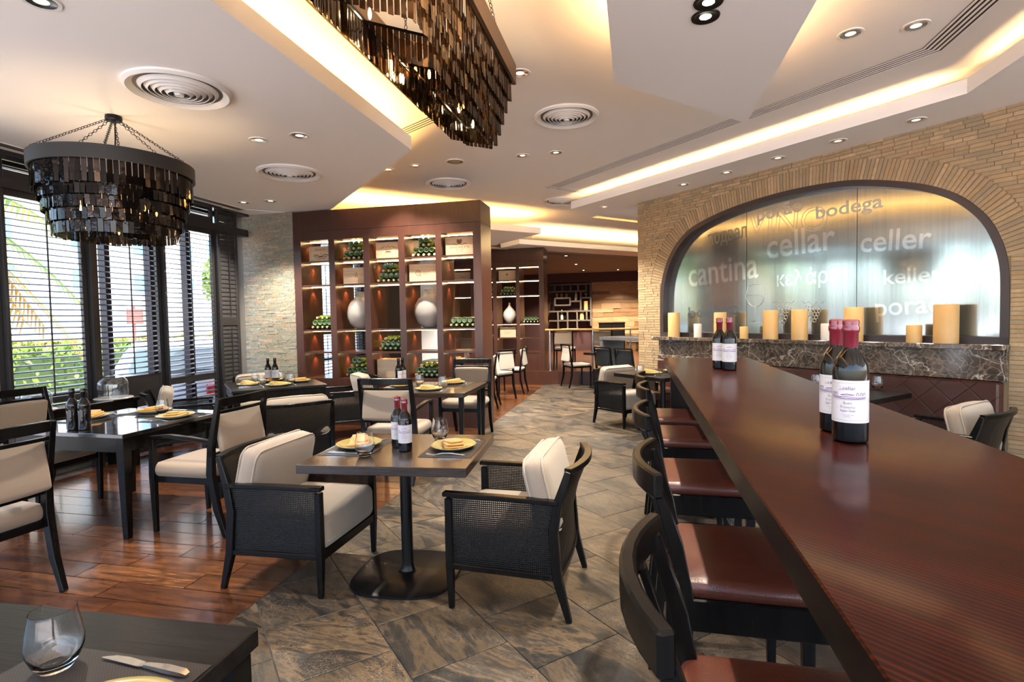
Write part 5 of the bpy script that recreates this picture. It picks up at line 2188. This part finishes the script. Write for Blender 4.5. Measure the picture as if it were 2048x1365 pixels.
for k, (R, z, h) in enumerate(tiers[1:]):
    mb = MB()
    for j in range(8):
        a = rad(45 * j)
        Rm = tiers[k][0] if k < 4 else tiers[4][0]
        mb.bar((R * math.cos(a) * .97, R * math.sin(a) * .97, z + .003), ((Rm - .012) * math.cos(a), (Rm - .012) * math.sin(a), z + .003), .005, .005)
    mb.build('tier_spoke', BLACKM, t, smooth=False)
mb = MB()
for j in range(4):
    a = rad(90 * j + 20)
    for (Ra, za, _), (Rb, zb, _) in zip([(R0 - .02, ZC0 - .11, 0)] + tiers[:4], tiers[:5]):
        mb.bar(((Ra - .01) * math.cos(a), (Ra - .01) * math.sin(a), za), ((Rb - .01) * math.cos(a), (Rb - .01) * math.sin(a), zb), .004, .004)
mb.build('hanger_rod', BLACKM, t, smooth=False)
strips.sort(key=lambda s: s[0])
rest = MB()
for i, (d, R, a, z, h) in enumerate(strips):
    yaw = a + PI / 2 + random.uniform(-.16, .16)
    lean = random.uniform(-.025, .025)
    if i < 300:
        link('glass_strip', strip_mesh(round(h / .01) * .01), t, (R * math.cos(a), R * math.sin(a), z), (lean, 0, yaw))
    else:
        M_ = Matrix.Translation((R * math.cos(a), R * math.sin(a), z)) @ Matrix.Rotation(yaw, 4, 'Z') @ Matrix.Rotation(lean, 4, 'X')
        rest.box(-.0155, .0155, -.0014, .0014, -h, 0, M=M_)
tag(rest.build('far_side_strips', SMOKE, t, smooth=False), kind='stuff')
for j in range(7):
    a = rad(51.4 * j)
    bulb(t, (.24 * math.cos(a), .24 * math.sin(a), ZC0 - .34))
bulb(t, (0, 0, ZC0 - .50))
lamp('chandelier_lamp', 'POINT', (cx, cy, ZC0 - .32), 6, (1, .66, .34), shadow_soft_size=.12)

# long chandelier under the main ceiling
t = thing('long_chandelier', 'long stepped chandelier of smoky bronze glass strips at the top of the photo', 'chandelier', (-1.1, 2.6, 0))
ox, oy = 1.1, -2.6
rect = lambda a, b, c, d: (a + ox, b + ox, c + oy, d + oy)
T0 = (-1.455, -.755, 1.05, 3.55, 3.08)
zt, zb = 3.08, 2.955
mb = MB()
kk = .85 * .60
FQ = [Vector((-1.355 + ox, 1.20 + oy - kk)), Vector((-.755 + ox, 1.20 + oy)), Vector((-.755 + ox, 3.55 + oy)), Vector((-1.355 + ox, 3.55 + oy - kk))]
for i in range(4):
    p, q = FQ[i], FQ[(i + 1) % 4]
    mb.bar((p.x, p.y, (zt + zb) / 2), (q.x, q.y, (zt + zb) / 2), .018, zt - zb)
mb.build('band_frame', BRONZE, t, smooth=False)
x0, x1, y0, y1 = -1.35 + ox, -.76 + ox, 1.2 + oy, 3.5 + oy
for x in (x0 + .01, x1 - .01):
    for y in (y0 + .3, (y0 + y1) / 2, y1 - .35):
        chain((x + (.05 if x < 0 else -.03), y - .12, ZM), (x, y, zt)).build('chain', BLACKM, t)
# (left, right, near end, far end on the right, height, strip length); both ends are cut on the skew
TI = [(-1.335, -.775, 1.30, 3.50, 2.965, .135), (-1.27, -.788, 1.50, 3.46, 2.875, .135), (-1.20, -.803, 1.75, 3.42, 2.79, .135), (-1.13, -.818, 2.00, 3.38, 2.71, .135), (-1.06, -.833, 2.25, 3.34, 2.63, .130), (-.985, -.85, 2.45, 3.295, 2.575, .105)]
SK = .85
strips = []
SPW = .0245


def quad(a, b, c, d):
    """corners near left, near right, far right, far left"""
    k = SK * (b - a)
    return [Vector((a + ox, c + oy - k)), Vector((b + ox, c + oy)), Vector((b + ox, d + oy)), Vector((a + ox, d + oy - k))]


for k, (a, b, c, d, z, h) in enumerate(TI):
    Q = quad(a, b, c, d)
    mb = MB()
    for i in range(4):
        p, q = Q[i], Q[(i + 1) % 4]
        mb.bar((p.x, p.y, z + .001), (q.x, q.y, z + .001), .006, .010)
        L = (q - p).length
        n = max(2, int(L / SPW))
        for j in range(n):
            v = p.lerp(q, (j + .5) / n)
            yw = v.y - oy
            pri = {1: 0, 0: .5, 2: 1.5, 3: .8}[i] + (0 if yw > 1.7 else 3) - .05 * k
            strips.append((pri + (j % 2) * 1.2, v.x, v.y, z, h, math.atan2((q - p).y, (q - p).x)))
    mb.build('tier_rail', BLACKM, t, smooth=False)
for A0, A1 in zip(TI[:-1], TI[1:]):
    Q0, Q1 = quad(*A0[:4]), quad(*A1[:4])
    mb = MB()
    for f in (.15, .5, .85):
        for (i, j) in ((0, 3), (1, 2)):
            p, q = Q1[i].lerp(Q1[j], f), Q0[i].lerp(Q0[j], f)
            q.y = p.y
            mb.bar((q.x, q.y, A0[4]), (p.x, p.y, A1[4] + .003), .004, .004)
    mb.build('hanger_rod', BLACKM, t, smooth=False)
strips.sort(key=lambda s: s[0])
rest = MB()
for i, (pri, x, y, z, h, a) in enumerate(strips):
    yaw = a + random.uniform(-.25, .25)
    lean = random.uniform(-.03, .03)
    if i < 300:
        link('glass_strip', strip_mesh(round(h / .01) * .01, .0105, SMOKE2), t, (x, y, z), (lean, 0, yaw))
    else:
        M_ = Matrix.Translation((x, y, z)) @ Matrix.Rotation(yaw, 4, 'Z') @ Matrix.Rotation(lean, 4, 'X')
        rest.box(-.0105, .0105, -.0014, .0014, -h, 0, M=M_)
tag(rest.build('other_glass_strips', SMOKE2, t, smooth=False), kind='stuff')
for x, y, z in [(-.97, 2.55, 2.62), (-.95, 2.95, 2.60), (-.93, 3.15, 2.58), (-1.1, 2.2, 2.74), (-1.2, 1.9, 2.82), (-1.0, 3.2, 2.72), (-1.1, 2.7, 2.72)]:
    bulb(t, (x + ox, y + oy, z))
lamp('chandelier_lamp', 'POINT', (-1.05, 2.7, 2.78), 9, (1, .66, .34), shadow_soft_size=.1)

# ------------------------------------------------------------------ far bar area on the raised floor
WY = 18.9
t = thing('wall_shelf_grid', 'irregular grid of grey shelves on the dark maroon far wall', 'shelf', (0, WY, 0))


def fw(px, py):
    v = onpl(px, py, Vector((0, 1, 0)), Vector((0, WY - .15, 0)))
    return v.x, v.z


def fbar(x0, y0, x1, y1):
    a, b = fw(x0, y0), fw(x1, y1)
    mb = MB()
    if abs(x1 - x0) > abs(y1 - y0):
        z = (a[1] + b[1]) / 2
        mb.box(a[0], b[0], -.28, -.005, z - .025, z + .025)
    else:
        x = (a[0] + b[0]) / 2
        mb.box(x - .025, x + .025, -.279, -.006, min(a[1], b[1]), max(a[1], b[1]))
    mb.build('shelf_board', SHELFW, t, smooth=False)


for q in [(1099, 570, 1182, 569), (1099, 584, 1175, 583), (1110, 570, 1110, 584), (1125, 570, 1125, 584), (1142, 570, 1142, 584), (1157, 570, 1157, 584), (1173, 569, 1173, 583),
          (1110, 597, 1142, 597), (1110, 611, 1142, 611), (1111, 597, 1111, 611), (1141, 597, 1141, 611), (1142, 603, 1162, 603), (1162, 584, 1162, 623), (1164, 596, 1182, 596), (1182, 569, 1182, 652),
          (1099, 624, 1182, 622), (1117, 624, 1117, 660), (1136, 624, 1136, 660), (1155, 623, 1155, 660), (1174, 622, 1174, 642), (1099, 642, 1182, 641)]:
    fbar(*q)
STK = plain('small_gilt_ornament', (.55, .42, .22), .35, .4)
n_ = 0
for px, py, kind in [(1106, 569, 'pot'), (1112, 569, 'pot'), (1138, 569, 'pot'), (1144, 569, 'pot'), (1104, 623, 'bottle'), (1124, 641, 'bottle'), (1131, 641, 'bottle'), (1152, 603, 'bottle'), (1172, 596, 'small'), (1114, 597, 'small'), (1123, 597, 'small'), (1133, 597, 'small'),
                     (1172, 622, 'candle'), (1164, 641, 'candle'), (1178, 652, 'bottle')]:
    x, z = fw(px, py)
    z += .026
    where = 'left to right number %d' % n_
    pos = {1106: 'top left', 1112: 'top left, right one', 1138: 'top middle', 1144: 'top middle, right one', 1104: 'far left', 1124: 'lower middle, left one', 1131: 'lower middle, right one', 1152: 'centre', 1172: 'right upper',
           1114: 'middle left', 1123: 'middle', 1133: 'middle right', 1164: 'lower right', 1178: 'lowest right'}[px]
    n_ += 1
    if kind == 'candle':
        o = thing('pillar_candle', 'amber candle on the %s of the far wall shelves' % ('upper right' if py < 630 else 'lower right'), 'candle', (x, WY - .15, z))
        MB().lathe([(0, 0), (.072, 0), (.072, .30), (.06, .305), (0, .29)], 16).build('wax_body', WAX, o)
    elif kind == 'bottle':
        o = thing('spirit_bottle', 'tall bottle at the %s of the far wall shelves' % pos, 'bottle', (x, WY - .15, z))
        MB().lathe([(0, 0), (.045, 0), (.048, .17), (.04, .21), (.018, .26), (.018, .33), (0, .333)], 14).build('bottle_body', [WAXW, DARKGL][n_ % 2], o)
    elif kind == 'pot':
        o = thing('silver_pot', 'small silver pot at the %s of the far wall shelves' % pos, 'pot', (x, WY - .15, z))
        MB().lathe([(0, 0), (.05, 0), (.07, .05), (.05, .10), (.02, .12), (0, .15)], 14).build('pot_body', STEEL, o)
    else:
        o = thing('gilt_ornament', 'small gilt ornament at the %s of the far wall shelves' % pos, 'ornament', (x, WY - .15, z))
        MB().lathe([(0, 0), (.04, 0), (.015, .04), (.05, .09), (.03, .13), (0, .14)], 12).build('ornament_body', STK, o)
# wall of reclaimed crate boards
wb = struct('wall_boards', MB().box(-1.46, 4.0, WY - .03, WY, 0, 2.62), MORTAR, smooth=False)
UB_ = MB().box(-.5, .5, -.5, .5, -.5, .5).mesh('board_piece', BOARD, smooth=False)
z = PZ
rest = MB()
while z < 2.6:
    h = random.choice([.11, .13, .16, .18])
    h = min(h, 2.62 - z)
    x = -1.455
    while x < 1.6:
        L = random.uniform(.3, .75)
        d_ = random.uniform(.01, .035)
        link('board', UB_, wb, (x + L / 2, WY - .03 - d_ / 2, z + h / 2), None, (L - .006, d_, h - .006))
        x += L
    z += h
struct('trim_6', MB().box(-5.4, 4.0, WY - .35, WY, 2.62, 2.93), MAROON, smooth=False)
for px, py in [(1132, 512), (1152, 529), (1167, 541), (1236, 540)]:
    v = at(px, py, 2.93)
    downlight(v.x, v.y, 2.93, {1132: 'nearest of three small downlights in the dark far ceiling', 1152: 'middle of three small downlights in the dark far ceiling', 1167: 'farthest of three small downlights in the dark far ceiling', 1236: 'small downlight in the dark far ceiling near the brick wall'}[px], on=True)
    spot((v.x, v.y, 2.90), 30, size=rad(110))
for x, y in ((-1.2, 17.4), (.3, 17.4), (2, 16.5), (-.2, 14.0), (-2.5, 17.5)):
    spot((x, y, 2.9), 60, (1, .78, .55), size=rad(120))
for x, lab in ((-.75, 'left black cabinet before the far board wall'), (.55, 'right black cabinet before the far board wall')):
    t = thing('bar_cabinet', lab, 'cabinet', (x, 18.35, PZ))
    MB().box(-.42, .42, -.2, .2, 0, .93).build('cabinet_body', DARK, t, smooth=False)
    MB().box(-.44, .44, -.22, .22, .93, .96).build('cabinet_top', DARK, t, smooth=False)
    for sx in (-1, 1):
        MB().box(min(0.01 * sx, .40 * sx), max(.01 * sx, .40 * sx), -.215, -.2, .05, .9).build('door', DARKX, t, smooth=False)
# added spots with no fixtures, brightening the area behind the bookcase
for x, y in ((-3.2, 9.2), (-2.6, 10.4), (-.6, 9.0), (-1.0, 7.6)):
    spot((x, y, 2.92 if x < -2 else 3.27), 75, size=rad(110))

# ------------------------------------------------------------------ outside the windows
GZ = -.25
struct('ground_outside', MB().box(-70, 60, -60, 80, GZ - .1, GZ), ASPH, smooth=False)


def leaf_cloud(box, n, size, rnd=random):
    mb = MB()
    (x0, x1), (y0, y1), (z0, z1) = box
    for i in range(n):
        c = Vector((rnd.uniform(x0, x1), rnd.uniform(y0, y1), z1 - (z1 - z0) * rnd.random() ** 1.6))
        a = Vector((rnd.uniform(-1, 1), rnd.uniform(-1, 1), rnd.uniform(-1, 1))).normalized()
        b = a.orthogonal().normalized()
        s = size * rnd.uniform(.6, 1.3)
        mb.add([c - a * s, c + b * s * .45, c + a * s, c - b * s * .45], [(0, 1, 2, 3)])
    return mb


t = thing('clipped_hedge', 'low clipped green hedge outside the windows', 'hedge', (0, 0, 0))
leaf_cloud(((-13.6, -12.2), (4, 14), (GZ + .1, .92)), 5000, .085).build('foliage', HEDGE, t, smooth=False)['kind'] = 'stuff'
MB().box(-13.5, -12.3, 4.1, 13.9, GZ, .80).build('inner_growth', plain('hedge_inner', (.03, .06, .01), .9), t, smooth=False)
t = thing('flower_hedge', 'hedge with orange blossom farther along the street outside', 'hedge', (0, 0, 0))
leaf_cloud(((-26, -24), (14, 32), (GZ, .75)), 4000, .16).build('foliage', HEDGE, t, smooth=False)['kind'] = 'stuff'
leaf_cloud(((-26, -23.9), (14, 32), (.55, .85)), 900, .13).build('blossom', plain('orange_blossom', (.75, .30, .10), .7), t, smooth=False)['kind'] = 'stuff'


def palm(x, y, h, label, n=34, fl=2.5, seed=3):
    rnd = random.Random(seed)
    t = thing('palm_tree', label, 'tree', (x, y, GZ))
    mb = MB()
    ring_ = []
    for i in range(15):
        ring_ += [(.17 + .025 * (i % 2) - .004 * i, h * i / 14)]
    mb.lathe(ring_, 14)
    mb.build('trunk', TRUNK, t)
    for k in range(n):
        a = 2 * PI * k / n + rnd.uniform(-.2, .2)
        up = rnd.uniform(-.5, 1.1)
        L = fl * rnd.uniform(.8, 1.1)
        pts = []
        for j in range(9):
            f = j / 8
            r = L * f * math.cos(up * (1 - f) * .8)
            pts.append(Vector((math.cos(a) * r, math.sin(a) * r, h + L * (math.sin(up) * f - (.55 + .2 * (up < 0)) * f * f))))
        mb = MB().tube(pts, [.02 - .0018 * j for j in range(9)], 5)
        side = Vector((-math.sin(a), math.cos(a), 0))
        for j in range(32):
            f = .12 + .88 * j / 32
            i0 = min(7, int(f * 8))
            p = pts[i0].lerp(pts[i0 + 1], f * 8 - i0)
            d = (pts[i0 + 1] - pts[i0]).normalized()
            for sg in (-1, 1):
                tip = p + side * sg * .46 * (1.1 - f * .6) + d * .26 + Vector((0, 0, -.16))
                w = d * .040
                mb.add([p - w, p + w, tip], [(0, 1, 2)])
        mb.build('frond', PALMY if up < -.15 else PALMG, t, smooth=False)
    return t


palm(-10.3, 5.6, 3.7, 'palm tree with drying yellow fronds outside the first shutter', seed=5)
palm(-17.6, 9.4, 5.2, 'taller green palm tree behind the yellowing one', seed=8)


def building(name, label, x, y0, y1, h, mat, cols, rows, wx=1.1, wz=1.5, z0=4.0, dz=3.2, depth=10, col_pos=None):
    t = thing(name, label, 'building', (x, 0, GZ))
    MB().box(-depth, 0, y0, y1, 0, h).build('walls', mat, t, smooth=False)
    MB().box(-depth - .2, .25, y0 - .2, y1 + .2, h, h + .5).build('parapet', FACADE, t, smooth=False)
    ys = col_pos or [y0 + (y1 - y0) * (i + .5) / cols for i in range(cols)]
    for yy in ys:
        for r in range(rows):
            z = z0 + r * dz
            f = MB().box(0, .10, yy - wx / 2 - .1, yy + wx / 2 + .1, z - .1, z + wz + .1)
            w = f.build('window', FACADE, t, smooth=False)
            MB().box(.10, .13, yy - wx / 2, yy - .03, z, z + wz).box(.10, .13, yy + .03, yy + wx / 2, z, z + wz).build('pane', BLUEW, w, smooth=False)
    return t


building('apartment_building', 'white apartment building with blue windows across the street', -38, 14, 42.5, 24, FACADE, 6, 7, z0=4.2, wx=1.1, wz=1.5, dz=2.9)
building('office_building', 'sand-coloured building farther along the street outside', -46, 46, 66, 30, FACADEY, 5, 8, z0=3.0, wx=1.3, wz=1.6)
building('low_building', 'white low building with a row of dark openings', -40, 43.2, 64, 3.4, FACADE, 8, 1, z0=1.6, wx=1.6, wz=.7, depth=4)


def round_tree(x, y, h, r, label, seed):
    rnd = random.Random(seed)
    t = thing('street_tree', label, 'tree', (x, y, GZ))
    MB().tube([(0, 0, 0), (.05, 0, h * .35), (0, .1, h * .62)], [.16, .12, .08], 8).build('trunk', TRUNK, t)
    for k in range(4):
        c = Vector((rnd.uniform(-r, r) * .6, rnd.uniform(-r, r) * .6, h * .62 + rnd.uniform(0, h * .32)))
        mb = MB()
        for i in range(420):
            d = Vector((rnd.gauss(0, 1), rnd.gauss(0, 1), rnd.gauss(0, .8)))
            d = d.normalized() * (r * .72 * rnd.random() ** .4)
            a = Vector((rnd.uniform(-1, 1), rnd.uniform(-1, 1), rnd.uniform(-1, 1))).normalized()
            b = a.orthogonal().normalized()
            s = .16
            p = c + d
            mb.add([p - a * s, p + b * s * .5, p + a * s, p - b * s * .5], [(0, 1, 2, 3)])
        mb.build('foliage', HEDGE, t, smooth=False)['kind'] = 'stuff'
    return t


round_tree(-23.5, 28.5, 6.2, 1.5, 'green street tree seen through the shutter above the white car', 4)
round_tree(-19.5, 6.0, 6.5, 2.0, 'green tree behind the palms outside', 9)
t = thing('street_lamp_post', 'grey street lamp post outside between the shutters', 'lamp post', (-21.0, 22.9, GZ))
MB().tube([(0, 0, 0), (0, 0, 4), (0, 0, 8)], [.13, .10, .07], 10).build('post', GALV, t)
MB().tube([(0, 0, 7.9), (.6, 0, 8.2), (1.4, 0, 8.2)], .05, 8).build('arm', GALV, t)
MB().box(1.2, 1.9, -.14, .14, 8.1, 8.25).build('lamp_head', GALV, t, smooth=False)
t = thing('red_signboard', 'red signboard on a post across the street', 'sign', (-22.8, 20.9, GZ))
MB().box(-.04, .04, -.40, .40, 1.75, 2.45).build('sign_panel', REDS, t, smooth=False)
MB().tube([(-.06, 0, 0), (-.06, 0, 2.6)], .06, 8).build('post', REDS, t)
struct('wall_street', MB().box(-32.2, -32, 8, 60, GZ, .9), FACADE, smooth=False)


def car(x, y, rz, paint, label, s=1.):
    t = thing('parked_car', label, 'car', (x, y, GZ), rz)
    # side outline (y forward, z up), lofted over the width with tumblehome
    body = [(-2.05, .30), (-2.08, .62), (-2.02, .86), (-1.85, .93), (-1.50, 1.30), (-1.15, 1.42), (.10, 1.44), (.75, 1.00), (1.75, .86), (2.02, .68), (2.06, .34)]
    def half(z):
        return .86 if z < .9 else .86 - (z - .9) * .42
    mb = MB()
    n = len(body)
    vs = []
    for f in (-1, -.9, .9, 1):
        for yy, z in body:
            k = half(z)
            inset = .05 if abs(f) == 1 else 0
            vs.append((f * k if abs(f) == 1 else math.copysign(k - .07, f), yy * (1 - .02 * (abs(f) == 1)), z - inset * (z > .5) * .6))
    fs = []
    for a in range(3):
        for i in range(n - 1):
            fs.append((a * n + i, a * n + i + 1, (a + 1) * n + i + 1, (a + 1) * n + i))
    fs += [tuple(range(n)), tuple(reversed(range(3 * n, 4 * n)))]
    mb.add(vs, fs)
    mb.add([(-.8, -2.0, .3), (.8, -2.0, .3), (.8, 2.0, .3), (-.8, 2.0, .3)], [(0, 1, 2, 3)])
    mb.build('car_body', paint, t, angle=.7)
    W = MB()
    W.add([(-.58, -1.885, .985), (.58, -1.885, .985), (.52, -1.545, 1.30), (-.52, -1.545, 1.30)], [(0, 1, 2, 3)])
    W.build('rear_window', CARG, t, (0, -.025, .02), smooth=False)
    MB().add([(-.60, .80, 1.0), (.60, .80, 1.0), (.54, .22, 1.39), (-.54, .22, 1.39)], [(0, 1, 2, 3)]).build('windscreen', CARG, t, (0, .03, .015), smooth=False)
    for sx in (-1, 1):
        MB().add([(sx * .868, -1.30, .98), (sx * .868, .55, .98), (sx * .70, .02, 1.34), (sx * .70, -1.10, 1.34)], [(0, 1, 2, 3)]).build('side_window', CARG, t, (sx * .012, 0, 0), smooth=False)
        MB().box(sx * .62 - .22, sx * .62 + .22, -2.11, -2.03, .62, .80).build('tail_lamp', TAIL, t, bevel=.02)
        MB().box(sx * .62 - .2, sx * .62 + .2, 1.94, 2.07, .58, .70).build('head_lamp', CHROME, t, bevel=.02)
        for yy in (-1.3, 1.3):
            Mx = Matrix.Translation((sx * .76, yy, .31)) @ Matrix.Rotation(PI / 2, 4, 'Y')
            MB().lathe([(0, -.10), (.30, -.10), (.315, -.06), (.315, .06), (.30, .10), (0, .10)], 20, M=Mx).build('wheel', RUBBER, t)
    MB().box(-.26, .26, -2.10, -2.06, .46, .57).build('number_plate', PAPER, t, smooth=False)
    t.scale = (s, s, s)
    return t


car(-7.75, 8.15, rad(38), CARW, 'white car with red tail lamps parked outside the right shutter')
car(-7.85, 4.3, rad(60), CARR, 'red car parked outside the left shutters', .88)

a_, b_ = at(1188, 433, ZM), at(1300, 446, ZM)
d_ = (b_ - a_).normalized()
t = thing('light_trough', 'slim orange-lit slot in the far ceiling beside the brick wall', 'ceiling light', ((a_.x + b_.x) / 2, (a_.y + b_.y) / 2, ZM), math.atan2(d_.y, d_.x))
MB().box(-.75, .75, -.10, .10, -.006, .002).build('trough_frame', WHITEM, t, smooth=False)
MB().box(-.72, .72, -.07, .07, -.008, -.0055).build('lit_strip', glow('orange_lit_strip', (1, .42, .12), .8), t, smooth=False)

bpy.context.view_layer.update()
